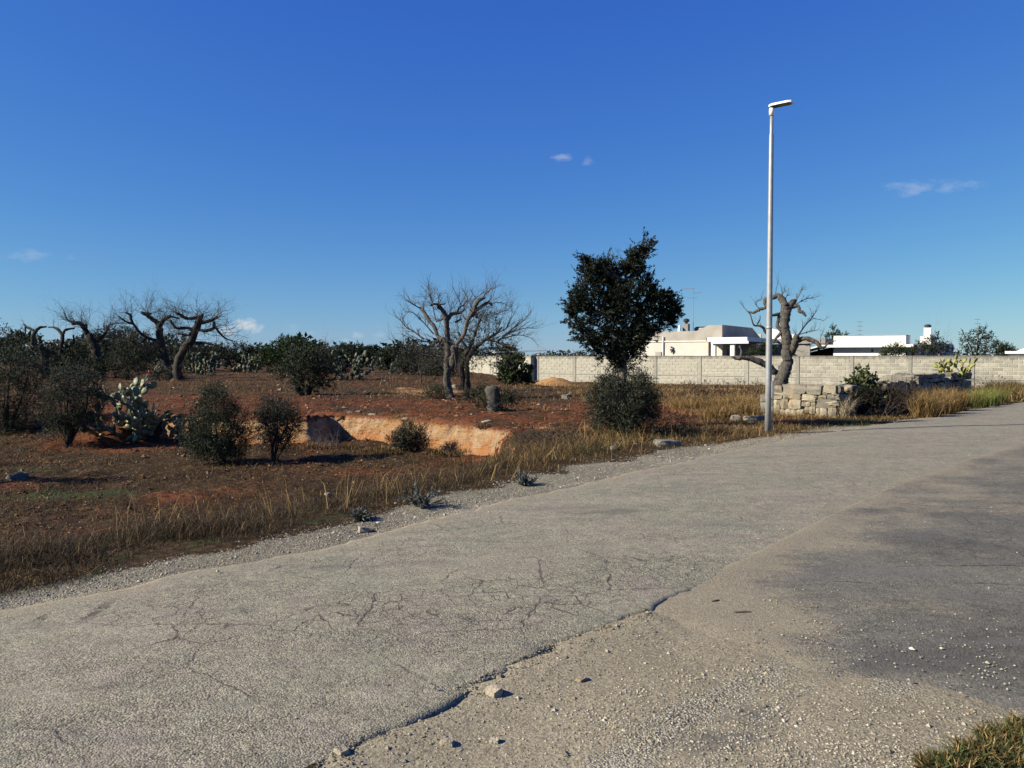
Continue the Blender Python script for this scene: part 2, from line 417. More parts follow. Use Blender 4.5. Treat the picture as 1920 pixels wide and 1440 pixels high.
def mk_road(name, base1, base2, crack_amt, tint1, tint2):
    g = G(name, .88, .25)
    A = g.sep(g.attr('zA'))                    # dust, cracks, worn
    pos = g.pos()
    agg = g.voro(105, 'F1', pos, 'Color'); ad = g.voro(105, 'F1', pos); a = g.sep(agg)
    n1 = g.noise(.8, 5, .6, g.pos((1, 1, 1))); n2 = g.noise(6, 6, .65); n3 = g.noise(45, 3, .6); n4 = g.noise(16, 4, .7)
    c = g.mix(g.mr(n1, .35, .65), base1, base2)
    rgh = g.mr(g.noise(1.1, 6, .65, g.pos((.5, 1.5, 1), rad(-45))), .36, .64, .6, 1.0)
    c = g.mix(rgh, c, g.mix(1.0, c, g.grey(g.mr(a[0], 0, 1, .55, 1.45, False)), 'MULTIPLY'))
    c = g.mix(g.ma('MULTIPLY', g.ma('MULTIPLY', g.mr(ad, .45, .8), .75), rgh), c, (.045, .042, .034))
    tint = g.noise(2.6, 4, .6); c = g.mix(g.mr(tint, .5, .68, 0, .5), c, tint1); c = g.mix(g.mr(tint, .46, .30, 0, .45), c, tint2)
    c = g.mix(1.0, c, g.grey(g.mr(n2, .3, .7, .80, 1.2, False)), 'MULTIPLY'); c = g.mix(1.0, c, g.grey(g.mr(g.noise(30, 4, .75), .28, .72, .62, 1.38, False)), 'MULTIPLY')
    pits = g.mr(n4, .60, .72); c = g.mix(g.ma('MULTIPLY', pits, .45), c, (.07, .065, .055))
    # worn dark streaks along the wheel tracks
    st = g.noise(1.0, 5, .6, g.pos((.35, 2.6, 1), rad(-45))); worn = g.ma('MULTIPLY', g.mr(st, .52, .66), g.mr(A[2], .1, .9))
    c = g.mix(g.ma('MULTIPLY', worn, .5), c, (.10, .098, .092))
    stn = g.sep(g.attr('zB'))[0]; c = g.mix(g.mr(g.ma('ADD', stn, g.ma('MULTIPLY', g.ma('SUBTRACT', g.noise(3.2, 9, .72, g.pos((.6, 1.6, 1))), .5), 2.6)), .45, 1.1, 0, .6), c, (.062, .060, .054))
    # cracks
    wob = g.N.new('ShaderNodeVectorMath'); wob.operation = 'MULTIPLY_ADD'
    nn = g.N.new('ShaderNodeTexNoise'); nn.inputs['Scale'].default_value = 7; nn.inputs['Detail'].default_value = 5; nn.inputs['Roughness'].default_value = .7; g.L.new(pos, nn.inputs['Vector'])
    g.L.new(nn.outputs['Color'], wob.inputs[0]); wob.inputs[1].default_value = (.13, .13, 0); g.L.new(pos, wob.inputs[2]); wv = wob.outputs[0]
    e1 = g.voro(6.0, 'DISTANCE_TO_EDGE', wv); e2 = g.voro(1.25, 'DISTANCE_TO_EDGE', wv); e3 = g.voro(9.0, 'DISTANCE_TO_EDGE', wv)
    gate = g.mr(g.noise(1.6, 4, .6), .40, .60)
    f1 = g.ma('MULTIPLY', g.mr(g.ma('ADD', e1, g.ma('MULTIPLY', g.ma('SUBTRACT', n3, .5), .03)), .006, .026, 1, 0), g.mr(A[1], .30, .60)); f2 = g.ma('MULTIPLY', g.mr(e2, .004, .013, 1, 0), g.ma('MULTIPLY', gate, g.mr(A[1], .10, .4)))
    f3 = g.ma('MULTIPLY', g.mr(e3, .006, .022, 1, 0), g.ma('MULTIPLY', g.mr(A[1], .5, .9), g.mr(n4, .48, .6)))
    cr = g.ma('MULTIPLY', g.ma('MAXIMUM', f1, g.ma('MAXIMUM', f2, f3)), crack_amt)
    cr = g.ma('MULTIPLY', cr, g.mr(n4, .34, .50))
    c = g.mix(g.ma('MULTIPLY', cr, .78), c, (.045, .038, .030))
    nd = g.noise(2.4, 10, .74, g.pos((.55, 1.5, 1), rad(-45))); du = g.mr(g.ma('ADD', A[0], g.ma('ADD', g.ma('MULTIPLY', g.ma('SUBTRACT', nd, .5), 1.7), g.ma('ADD', g.ma('MULTIPLY', g.ma('SUBTRACT', n4, .5), 1.0), g.ma('MULTIPLY', g.ma('SUBTRACT', a[2], .5), .5)))), .30, .82)
    dc = g.mix(a[1], (.145, .127, .087), (.265, .232, .162)); c = g.mix(g.ma('MULTIPLY', du, .88), c, dc)
    h = g.ma('ADD', g.ma('MULTIPLY', g.ma('SUBTRACT', .8, ad), .8), g.ma('ADD', g.ma('MULTIPLY', n4, .9), g.ma('MULTIPLY', n3, .8)))
    h = g.ma('SUBTRACT', h, g.ma('MULTIPLY', cr, 1.6))
    return g.fin(c, g.bump(g.ma('MULTIPLY', h, rgh), .62, .009))
M['road'] = mk_road('road', (.205, .198, .140), (.224, .203, .150), 1.0, (.20, .170, .142), (.145, .146, .112))
M['side_road'] = mk_road('side_road', (.080, .077, .062), (.128, .122, .098), .7, (.105, .098, .084), (.075, .075, .062))

def mk_bank():
    g = G('bank_rock', .95, .12); z = g.sepxyz(g.pos())[2]
    n = g.noise(3.2, 6, .65); n2 = g.noise(18, 5, .7); lay = g.noise(4, 5, .6, g.pos((.6, .6, 5)))
    c = g.ramp(n, [(.30, (.31, .145, .052)), (.5, (.41, .25, .125)), (.68, (.45, .345, .225))])
    c = g.mix(g.mr(g.ma('ADD', z, g.ma('MULTIPLY', g.ma('SUBTRACT', n, .5), .5)), -.62, -.30, .75, 0), c, (.46, .19, .07))
    c = g.mix(g.mr(lay, .55, .68, 0, .5), c, (.56, .44, .31))
    c = g.mix(g.mr(n2, .60, .70, 0, .7), c, (.13, .07, .035))
    c = g.mix(g.mr(g.ma('ADD', z, g.ma('MULTIPLY', g.ma('SUBTRACT', n2, .5), .25)), -.10, .02), c, (.20, .075, .034))
    pit = g.noise(34, 4, .75); c = g.mix(g.mr(pit, .58, .66, 0, .6), c, (.09, .055, .03)); h = g.ma('ADD', n2, g.ma('ADD', g.ma('MULTIPLY', lay, .8), g.ma('MULTIPLY', pit, .6))); return g.fin(c, g.bump(h, 1.0, .10))
M['bank'] = mk_bank()

def mk_block(name, c, stain=True):
    g = G(name, .93, .15); r = g.rnd(); n = g.noise(5, 5, .65); n2 = g.noise(40, 4, .7); z = g.sepxyz(g.pos())[2]
    k = g.mr(r, 0, 1, .82, 1.14, False); col = g.mix(1.0, c, g.grey(k), 'MULTIPLY')
    col = g.mix(1.0, col, g.grey(g.mr(n, .3, .7, .84, 1.14, False)), 'MULTIPLY')
    col = g.mix(g.mr(n2, .58, .74, 0, .4), col, tuple(x * .5 for x in c))
    if stain:
        s = g.noise(1.2, 5, .7, g.pos((2.2, 2.2, .5)))
        f = g.mr(g.ma('ADD', z, g.ma('MULTIPLY', g.ma('SUBTRACT', s, .5), .9)), 1.36, 1.66, 0, .75); col = g.mix(f, col, (.13, .125, .11))
    return g.fin(col, g.bump(n2, .5, .01))
M['block'] = mk_block('block', (.290, .278, .228)); M['mortar'] = mk_block('mortar', (.41, .395, .34)); M['concrete'] = mk_block('concrete', (.265, .255, .22))
def mk_stone(name, c1, c2, c3):
    g = G(name, .93, .15); r = g.rnd(); n = g.noise(4.5, 6, .68); n2 = g.noise(26, 4, .7); n3 = g.noise(1.7, 4, .6)
    c = g.mix(g.mr(r, .15, .85), c1, c2); c = g.mix(g.mr(n, .50, .68, 0, .75), c, c3); c = g.mix(g.mr(n2, .56, .68, 0, .75), c, (.07, .063, .052))
    c = g.mix(g.mr(n3, .55, .7, 0, .4), c, (.38, .25, .14))
    return g.fin(c, g.bump(g.ma('ADD', n, g.ma('MULTIPLY', n2, .7)), .85, .035))
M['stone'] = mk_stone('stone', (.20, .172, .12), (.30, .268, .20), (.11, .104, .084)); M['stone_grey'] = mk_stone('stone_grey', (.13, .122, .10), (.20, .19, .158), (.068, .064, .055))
def mk_pad():
    g = G('cactus_pad', .55, .35); r = g.rnd(); n = g.noise(5, 4, .6, g.co('Object'))
    sp = g.voro(16, 'F1', g.co('Object')); c = g.mix(r, (.075, .095, .052), (.19, .205, .125)); c = g.mix(g.mr(n, .5, .7, 0, .4), c, (.25, .24, .14))
    c = g.mix(g.mr(sp, .08, .16, .5, 0), c, (.07, .07, .04)); return g.fin(c)
M['pad'] = mk_pad()
simple('fruit', (.33, .055, .03), .6, .3, 6)
simple('pad_dark', (.060, .072, .042), .6, .4, 5)
simple('crack_fill', (.028, .025, .018), .95, .4, 20)

# ------------------------------------------------------------------ setting: ground
def attr_col(me, name, arr):
    a = me.color_attributes.new(name, 'FLOAT_COLOR', 'POINT'); c4 = np.ones((len(arr), 4), np.float32); c4[:, :3] = arr; a.data.foreach_set('color', c4.ravel())
def grid_mesh(name, X, Y, Z):
    ny, nx = X.shape; v = np.stack([X, Y, Z], -1).reshape(-1, 3)
    i, j = np.meshgrid(np.arange(ny - 1), np.arange(nx - 1), indexing='ij'); b = i * nx + j
    q = np.stack([b, b + 1, b + nx + 1, b + nx], -1).reshape(-1, 4)
    mb = MB(); mb.add(v, q); return mb.mesh(name, True, False)
def axis(lo, hi, step, outer_lo, outer_hi, g=1.12):
    a = list(np.arange(lo, hi + 1e-6, step)); s = step
    while a[-1] < outer_hi: s *= g; a.append(a[-1] + s)
    s = step; b = [lo]
    while b[-1] > outer_lo: s *= g; b.append(b[-1] - s)
    return np.array(sorted(set(b[1:] + a)))
def spot(x, y, px, py, r, sq=1.):
    c = gp(px, py); return np.exp(-(((x - c[0]) / r) ** 2 + ((y - c[1]) / (r * sq)) ** 2))
def zones(x, y):
    p, q = to_pq(x, y); v = q - qL(p); w = q - qR(p); big = fbm(x * .5, y * .5, 4, 21); mid = fbm(x * 1.6, y * 1.6, 3, 22)
    side = edge_y(x) - y
    z = {}
    verge_w = np.interp(p, [-5, 3, 8, 13, 18, 40], [.55, .7, 1.15, .9, .25, .15])
    z['gravel'] = np.where(v > -.3, (.55 + 1.0 * (fbm(x * 1.1, y * 1.1, 3, 58) - .2)) * (1 - sstep(.55, 1.15, v / verge_w + (mid - .5) * .7)), 0) * (1 - sstep(15, 19, p) * .8)
    z['dust'] = np.where(v > -.3, (.35 + 1.3 * (fbm(x * .8, y * .8, 3, 57) - .3)) * np.exp(-((v - .12) / .22) ** 2), 0) + .8 * sstep(11, 13, p) * (1 - sstep(18, 20, p)) * (1 - sstep(.5, 1.1, v)) * (v > -.2)
    far = y > 24
    z['red'] = np.clip(.30 + 1.2 * (big - .45), 0, 1) * sstep(1.2, 3.2, v)
    behind = sstep(.0, .6, -side) * (1 - sstep(8, 16, -side)) * (1 - sstep(5, 11, x))
    z['red'] = np.maximum(z['red'] * (1 - .5 * sstep(9, 18, -side)), behind * (.50 + 1.0 * (mid - .42)))
    z['red'] += .45 * spot(x, y, 220, 835, 3.0, .35) + .4 * spot(x, y, 900, 860, 1.5, .3) + .5 * spot(x, y, 1330, 760, 3.5, .5)
    z['red'] += .25 * sstep(34, 45, y) * (x < 10)
    z['sand'] = .85 * spot(x, y, 800, 735, 2.4, .9) + .75 * spot(x, y, 1330, 730, 7, .25) + .6 * spot(x, y, 860, 742, 1.5, .8) + .34 * sstep(.56, .68, fbm(x * .8, y * .8, 4, 26)) * sstep(.5, 2, -side) * (x < 9) + .8 * spot(x, y, 1010, 803, .9, .25) + .6 * spot(x, y, 700, 740, 2.0, .5) + .6 * spot(x, y, 1050, 722, 5, .2)
    z['sand'] = z['sand'] + .85 * np.exp(-((v - .06) / .16) ** 2) * sstep(.40, .60, fbm(p * .45, v * 2, 3, 28)) * (v > -.2) * (p < 20)
    z['green'] = .75 * spot(x, y, 150, 925, 1.5, .5) + .5 * spot(x, y, 270, 840, 1.0, .3) + .5 * spot(x, y, 60, 880, 1.5, .4) + .5 * np.exp(-((v - 1.0) / .25) ** 2) * (p < 5) * (mid > .45) + .45 * spot(x, y, 900, 870, 1.6, .5)
    z['green'] = z['green'] + .35 * (big > .55) * sstep(25, 34, y)
    z['asph'] = 0 * x
    r = w < .02
    j = -w                                     # distance to the right of the broken edge
    jn = j + (mid - .5) * .5; streak = fbm(p * .55, w * 5.5, 4, 59)
    dust_r = .80 + .3 * np.exp(-((jn - .28) / .30) ** 2)
    grav_r = (.15 + .75 * sstep(.35, 1.3, jn)) * np.clip(.45 + 3.2 * (streak - .47), 0, 1.2)
    z['dust'] = np.where(r, dust_r, z['dust']); z['gravel'] = np.where(r, grav_r, z['gravel'])
    z['asph'] = np.where(r, .65 * spot(x, y, 1420, 1350, .28, .55) + .55 * spot(x, y, 1330, 1400, .3, .4) + .5 * spot(x, y, 1570, 1270, .25, .4) + .35 * spot(x, y, 1470, 1110, .5, .5), 0)
    z['green'] = np.where(r, .9 * spot(x, y, 1860, 1440, .42, .5), z['green'])
    for k in ('red', 'sand'): z[k] = np.where(r, .9 * spot(x, y, 1880, 1400, .2, .5) * (k == 'red') + .3 * spot(x, y, 1800, 1330, .25, .5) * (k == 'sand'), z[k])
    return z
def make_ground():
    xs = np.concatenate([axis(-30, -13.7, .4, -1500, -13.7, 1.12), np.arange(-13.5, 14, .11), axis(14, 31, .4, 14, 1500, 1.12)]); xs = np.unique(np.round(xs, 4)); xs = xs[np.concatenate([[True], np.diff(xs) > .03])]
    ys = np.concatenate([axis(1.6, 24, .1, -60, 24, 1.15), axis(24.3, 58, .32, 24.25, 2600, 1.16)]); ys = np.unique(np.round(ys, 4)); ys = ys[np.concatenate([[True], np.diff(ys) > .03])]
    X, Y = np.meshgrid(xs, ys); Z = H(X.ravel(), Y.ravel()).reshape(X.shape)
    me = grid_mesh('ground', X, Y, Z); x, y = X.ravel(), Y.ravel(); z = zones(x, y)
    attr_col(me, 'zA', np.stack([z['red'], z['gravel'], z['dust']], -1)); attr_col(me, 'zB', np.stack([z['green'], z['asph'], z['sand']], -1))
    tag(link('ground', me, M['ground']), kind='structure')
make_ground()

def make_road():
    p = np.concatenate([np.arange(-3.0, 12, .045), np.arange(12, 30, .12), np.arange(30, 70, .5)])
    def frac(s, seed): return fbm(p * s, p * 0 + seed, 5, seed, .62) - .5
    l = qL(p) + .26 * frac(.9, 31) + .10 * frac(5, 32) + .03 * frac(16, 35); r = qR(p) + .22 * frac(.75, 33) + .16 * frac(4.5, 34) + .07 * frac(18, 36)
    nq = 64; t = np.linspace(0, 1, nq); 
    Q = r[:, None] * (1 - t) + l[:, None] * t; Pm = np.tile(p[:, None], (1, nq)); X, Y = from_pq(Pm, Q)
    crown = .035 * (1 - (2 * t - 1) ** 2)
    Z = np.tile(crown, (len(p), 1)) + .012 * (fbm(X * .9, Y * .9, 3, 41) - .5) + .006 * (fbm(X * 5, Y * 5, 2, 42) - .5)
    # broken lip sinks at the very edge
    Z = Z - .012 * np.exp(-(Q - r[:, None]) / .05) * fbm(X * 9, Y * 9, 2, 44) * 1.3
    # skirts: thickness of the slab
    def ext(A, lo, hi): return np.concatenate([lo, A, hi], 1)
    dx = .012 / R2
    X2 = ext(X, X[:, :1] + dx, X[:, -1:] - dx); Y2 = ext(Y, Y[:, :1] - dx, Y[:, -1:] + dx); Z2 = ext(Z, Z[:, :1] * 0 - .11, Z[:, -1:] * 0 - .11)
    me = grid_mesh('road', X2, Y2, Z2)
    me.polygons.foreach_set('use_smooth', np.ones(len(me.polygons), bool))
    Qe = ext(Q, Q[:, :1], Q[:, -1:]); Pe = ext(Pm, Pm[:, :1], Pm[:, -1:]); x, y = X2.ravel(), Y2.ravel(); dl = (l[:, None] - Qe).ravel(); dr = (Qe - r[:, None]).ravel(); pp = Pe.ravel()
    nz = fbm(x * 1.5, y * 1.5, 3, 51)
    dust = .80 * np.exp(-(dl / .16)) * (.3 + 1.4 * (fbm(x * .9, y * .9, 3, 57) - .2)) + .22 * np.exp(-dl / .6) + .28 * np.exp(-dr / .12) * (pp < 6) + .55 * np.exp(-dr / .45) * sstep(5, 8, pp) + .18 * sstep(14, 30, pp)
    dust += .30 * (nz - .45) + .28 * spot(x, y, 1000, 1060, 1.0, .4)
    cr = .06 + .20 * sstep(.48, .6, fbm(x * .7, y * .7, 3, 56)) + .75 * spot(x, y, 960, 1150, .95, .62) + .5 * spot(x, y, 1250, 1090, .7, .6) + .35 * spot(x, y, 700, 1200, .7, .5) + .36 * np.exp(-((dl - .55) / .35) ** 2) * (.5 + .6 * (nz - .3)) * (pp < 10) + .3 * spot(x, y, 350, 1200, .8, .4)
    worn = .25 + .6 * np.exp(-((dl - .9) / .4) ** 2) + .4 * np.exp(-((dr - .8) / .3) ** 2)
    attr_col(me, 'zA', np.clip(np.stack([dust, cr, worn], -1), 0, 1))
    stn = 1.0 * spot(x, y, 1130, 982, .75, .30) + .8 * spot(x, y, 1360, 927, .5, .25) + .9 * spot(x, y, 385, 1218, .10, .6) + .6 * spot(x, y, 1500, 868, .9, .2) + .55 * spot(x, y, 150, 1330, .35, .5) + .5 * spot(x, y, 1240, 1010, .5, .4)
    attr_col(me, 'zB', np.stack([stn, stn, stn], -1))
    tag(link('road', me, M['road']), kind='structure')
make_road()

def make_side_road():
    # darker tarmac apron to the right; its near edge is ragged and buried in gravel
    q = np.arange(-14, 3.75, .04); pstart = front_p(q)
    n = 84; t = np.linspace(0, 1, n) ** 2.0; Pm = pstart[:, None] + t[None, :] * 26; Q = np.tile(q[:, None], (1, n)); 
    lim = qR(Pm) + .12
    X, Y = from_pq(Pm, Q); keep = Q <= lim + .05
    Z = -.040 + .028 * sstep(0, .34, Pm - pstart[:, None]) + .006 * sstep(.4, 1.6, Pm - pstart[:, None]) + .004 * (fbm(X * .8, Y * .8, 3, 63) - .5)
    Z = Z + .012 * sstep(.25, .02, qR(Pm) - Q) * sstep(4.3, 5.6, Pm) - .10 * sstep(.08, .2, Q - qR(Pm))
    X = np.concatenate([X[:, :1], X], 1); Y = np.concatenate([Y[:, :1], Y], 1); Z = np.concatenate([Z[:, :1] * 0 - .10, Z], 1)
    me = grid_mesh('side_road', X, Y, Z)
    x, y = X.ravel(), Y.ravel(); p, q = to_pq(x, y); w = qR(p) - q; nz = fbm(x * 1.1, y * 1.1, 4, 64); e = p - front_p(q)
    dust = .9 * np.exp(-np.clip(w, 0, 9) / .5) * (1 - .45 * sstep(6, 12, p)) + .95 * np.exp(-np.clip(e, 0, 9) / .55) * sstep(1.35, 2.0, q) + 1.1 * (nz - .47) + .25 * sstep(7, 10, p)
    dust += .75 * spot(x, y, 1300, 1150, .7, .6) + .5 * spot(x, y, 1450, 1180, .5, .5) - .5 * spot(x, y, 1750, 1220, .6, .5) - .4 * spot(x, y, 1600, 965, .6, .3)
    cr = .22 + .3 * (fbm(x * .6, y * .6, 2, 66) > .55)
    attr_col(me, 'zA', np.clip(np.stack([dust, cr, .8 + 0 * x], -1), 0, 1))
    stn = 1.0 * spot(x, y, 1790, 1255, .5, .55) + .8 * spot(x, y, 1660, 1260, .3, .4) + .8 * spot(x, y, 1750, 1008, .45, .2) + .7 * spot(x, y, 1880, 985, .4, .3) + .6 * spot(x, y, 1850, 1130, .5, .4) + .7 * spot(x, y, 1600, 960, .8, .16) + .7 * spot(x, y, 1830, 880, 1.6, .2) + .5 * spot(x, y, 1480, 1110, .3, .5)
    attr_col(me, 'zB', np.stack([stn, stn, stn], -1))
    # drop faces that fall wholly under the main road slab
    import bmesh
    bm = bmesh.new(); bm.from_mesh(me); kill = []
    for f in bm.faces:
        cc = f.calc_center_median(); a, b = to_pq(cc.x, cc.y)
        if b > float(qR(a)) + .22: kill.append(f)
    bmesh.ops.delete(bm, geom=kill, context='FACES'); bm.to_mesh(me); bm.free()
    sr = tag(link('side_road', me, M['side_road']), kind='structure')
    rng = np.random.default_rng(64)
    for pl in (((1560, 1106), (1640, 1110), (1720, 1113), (1800, 1112), (1930, 1117)), ((1680, 1078), (1760, 1077), (1840, 1076), (1915, 1077)), ((1680, 918), (1725, 928), (1775, 937)), ((1620, 945), (1700, 956), (1790, 962))):
        c = catmull([gp(*k) for k in pl], 14); n = len(c); c[:, 1] += .012 * rng.normal(size=n).cumsum() * .25; wd = np.clip(rng.uniform(-.003, .010, n), .0008, 1) * (1 + c[:, 1] * .06); t = np.stack([np.zeros(n), np.ones(n), np.zeros(n)], 1); zz = -.0055 + 0 * wd
        top = np.stack([c[:, 0], c[:, 1] + wd, zz], 1); bot = np.stack([c[:, 0], c[:, 1] - wd, zz], 1); i = np.arange(n - 1); mb = MB(); mb.add(np.vstack([bot, top]), np.stack([i, i + 1, i + 1 + n, i + n], 1)); mb.build('crack', M['crack_fill'], sr)
make_side_road()

def make_bank():
    """earth and soft-rock face of the cut, real relief"""
    rng = np.random.default_rng(5)
    xs = np.concatenate([np.arange(-10.4, -5.4, .05), np.linspace(-5.34, -5.12, 24), np.arange(-5.1, 1.7, .032)])
    ex = xs; ey = edge_y(xs)
    # small extra bays and notches in the rim
    pts = np.stack([ex, ey], 1); tg = np.gradient(pts, axis=0); tg /= np.linalg.norm(tg, axis=1)[:, None]; nm = np.stack([tg[:, 1], -tg[:, 0]], 1)
    for _ in range(6): nm[1:-1] = (nm[:-2] + nm[1:-1] + nm[2:]) / 3
    nm /= np.linalg.norm(nm, axis=1)[:, None]
    arc = np.concatenate([[0], np.cumsum(np.linalg.norm(np.diff(pts, axis=0), axis=1))])
    nz = 34; V = []
    fade = sstep(-10.4, -9.0, xs) * (1 - sstep(-1.0, .5, xs))
    notch = np.zeros_like(xs)
    for px, wpx, dep in ((745, 5, .14), (852, 7, .10), (800, 6, .06), (700, 5, .05), (875, 5, .06)):
        xc = (px - 960) / F * 19.3; notch += dep * np.exp(-((xs - xc) / (wpx / F * 19.3)) ** 2) * (.6 + .8 * fbm(xs * 9, xs * 0, 3, 79))
    for k in range(nz):
        t = k / (nz - 1); zz = -.74 + .80 * t
        prof = .30 - .26 * t ** .8 + .10 * (1 - t) ** 3
        if t > .93: prof = .04 - .30 * (t - .93) / .07 * .9
        rel = .16 * (fbm(arc * 1.1, zz * 1.3 + 0 * arc, 3, 71) - .5) + .14 * (fbm(arc * 4, zz * 5 + 0 * arc, 4, 72) - .5) + .075 * (fbm(arc * 12, zz * 12 + 0 * arc, 2, 73) - .5)
        top = .06 * (fbm(arc * 2.3, 0 * arc, 4, 74) - .5) + .03 * (fbm(arc * 9, 0 * arc, 2, 75) - .5)
        off = prof + rel - notch * sstep(.35, .85, t + .25 * (fbm(arc * 7, zz * 7 + 0 * arc, 2, 78) - .5))
        off = off * 1.0
        X = ex + nm[:, 0] * off; Y = ey + nm[:, 1] * off; g = H(ex, ey + .5)
        Zr = np.where(t > .5, zz + top * (t - .5) * 2 + (g) * t, zz + g * t)
        Zr = Zr * fade + (1 - fade) * np.minimum(H(X, Y) - .03 * (1 - t) - .03, 0)
        V.append(np.stack([X, Y, Zr], 1))
    # last row tucks back into the field
    X = ex - nm[:, 0] * .35; Y = ey - nm[:, 1] * .35; V.append(np.stack([X, Y, H(X, Y) - .05], 1))
    V = np.stack(V, 0); me = grid_mesh('cut_bank', V[..., 0], V[..., 1], V[..., 2])
    tag(link('cut_bank', me, M['bank']), kind='structure')
make_bank()

# ------------------------------------------------------------------ block wall beyond the field
AX = np.array([.845, -.535, 0.]); NX = np.array([-.535, -.845, 0.]); UP = np.array([0, 0, 1.])
def dwall(px): return 1.45 * F / (33 + .0137 * (px - 1050))
def bevel_mesh(name, hx, hy, hz, b, jit=0, seed=0):
    mb = MB(); bevel_box(mb, (0, 0, 0), hx, hy, hz, b, None, jit, np.random.default_rng(seed)); return mb.mesh(name, False, False)
def block_wall(name, A, B, label, nsep, group, side_keep=None, ztop=None, drop=0.):
    A = np.array(A, float); B = np.array(B, float); Lw = np.linalg.norm(B[:2] - A[:2]); ax = np.array([*(B[:2] - A[:2]) / Lw, 0.]); nn = np.array([ax[1], -ax[0], 0.])
    base = min(Hs(*A[:2]), Hs(*B[:2])) - .15; top = ztop if ztop else 1.665
    root = thing(name, label, 'wall', (A[0], A[1], base), group); root.rotation_euler = (0, 0, math.atan2(ax[1], ax[0]))
    # local frame: x along the wall, -y towards the camera
    def part(nm, mb_or_me, mat, loc=(0, 0, 0)):
        me = mb_or_me.mesh(nm, False, False) if isinstance(mb_or_me, MB) else mb_or_me
        if not me.materials: me.materials.append(mat)
        o = bpy.data.objects.new(nm, me); COL.objects.link(o); o.parent = root; o.location = loc; return o
    hgt = top - base; core = MB(); box(core, (0, 0, 0), (Lw, 0, 0), (0, .2, 0), (0, 0, hgt - .03)); part('mortar_core', core, M['mortar'])
    bay = 3.5; nb = int(math.ceil(Lw / bay)); rng = np.random.default_rng(11)
    course = .238; lows = []
    beam_z = hgt - 1.45; bm_ = MB()
    for k in range(nb): box(bm_, (k * bay + .13, -.034, beam_z - .035), (min(bay - .26, Lw - k * bay - .13), 0, 0), (0, .034, 0), (0, 0, .05))
    part('concrete_beam', bm_, M['concrete'])
    rows = []
    z = beam_z + .035
    while z < hgt - .1: rows.append((z, course)); z += course
    z = beam_z - .065 - course
    while z > -.05: rows.append((z, course)); z -= course
    blocks = []
    for ri, (z0, h) in enumerate(rows):
        for k in range(nb):
            x0 = k * bay + .14; x1 = min((k + 1) * bay - .14, Lw)
            bl = .5; x = x0 - (bl * .5 if ri % 2 else 0)
            while x < x1 - .06:
                a, b = max(x, x0), min(x + bl, x1)
                if b - a > .08: blocks.append(((a + b) / 2, z0 + h / 2, (b - a) / 2 - .016, h / 2 - .018))
                x += bl
    cache = {}
    cam_l = np.array([0, 0])
    def dist(bk): q = A[:2] + ax[:2] * bk[0]; return np.hypot(*q) + .5 * bk[1] + (40 if q[0] / q[1] > .66 else 0)
    blocks.sort(key=dist); rest = MB()
    for i, (cx, cz, hx, hz) in enumerate(blocks):
        y = -.006 + (rng.random() - .5) * .01
        if i < nsep:
            key = (round(hx, 2), round(hz, 2), int(rng.integers(3)))
            if key not in cache: cache[key] = bevel_mesh('block', hx, .014, hz, .008, .008, len(cache))
            part('block', cache[key], M['block'], (cx, y, cz))
        else: bevel_box(rest, (cx, y, cz), hx, .014, hz, .008, None, .008, rng)
    if rest.n:
        o = part('block_rows', rest, M['block']); o['kind'] = 'stuff'
    pm = bevel_mesh('pillar', .125, .13, (hgt + .0) / 2, .012)
    for k in range(nb + 1):
        if k * bay <= Lw + .1: part('pillar', pm, M['concrete'], (k * bay, .085, hgt / 2 - .02))
    # weathered coping course
    cx = .0; i = 0; cm = [bevel_mesh('coping_block', .245, .125, .028, .012, .02, 90 + s) for s in range(4)]; n = 0; cr = MB()
    while cx < Lw - .2:
        if n < 90: part('coping_block', cm[i % 4], M['stone_grey'], (cx + .25, .095, hgt - .005))
        else: bevel_box(cr, (cx + .25, .095, hgt - .005), .245, .125, .028, .012, None, .02, rng)
        cx += .5; i += 1; n += 1
    if cr.n: part('coping_row', cr, M['stone_grey'])['kind'] = 'stuff'
    return root
dA, dB = dwall(1008), dwall(1990)
WA = P(1008, 668, dA); WB = P(1990, 668, dB)
block_wall('block_wall', WA, WB, 'long pale tufa block wall with concrete pillars beyond the field', 300, None)
c0 = P(996, 668, 66.0); c1 = P(872, 668, 88.0)
block_wall('block_wall', c1, c0, 'shorter pale block wall set farther back behind the dead olive', 60, None)
# shaded return beside the gap
c2 = c0 + np.array([1.25, .95, 0])
block_wall('return_wall', (c0[0] + .03, c0[1] + .02, 0), c2, 'short shaded block return at the gap between the two pale walls', 24, None, None, 1.72)

# thin metal shelter roof behind the gap
def shelter():
    b = P(985, 668, 70.0); z0 = Hs(b[0], b[1]); r = thing('metal_shelter', 'thin flat metal shelter roof rising just above the far block wall', 'shelter', (b[0], b[1], z0))
    mb = MB(); box(mb, (b[0] - 2.6, b[1] - .2, 1.98), (4.6, .5, .14), (-.4, 2.6, 0), (0, 0, .07)); mb.build('roof_sheet', M['roof_metal'], r)
    for (dx, dy) in ((-2.4, 0), (1.7, .5), (-2.6, 2.1), (1.4, 2.5)):
        m = MB(); tube(m, [(b[0] + dx, b[1] + dy, z0 - .1), (b[0] + dx, b[1] + dy, 2.02)], .035, 6); m.build('post', M['galvanised'], r)
shelter()

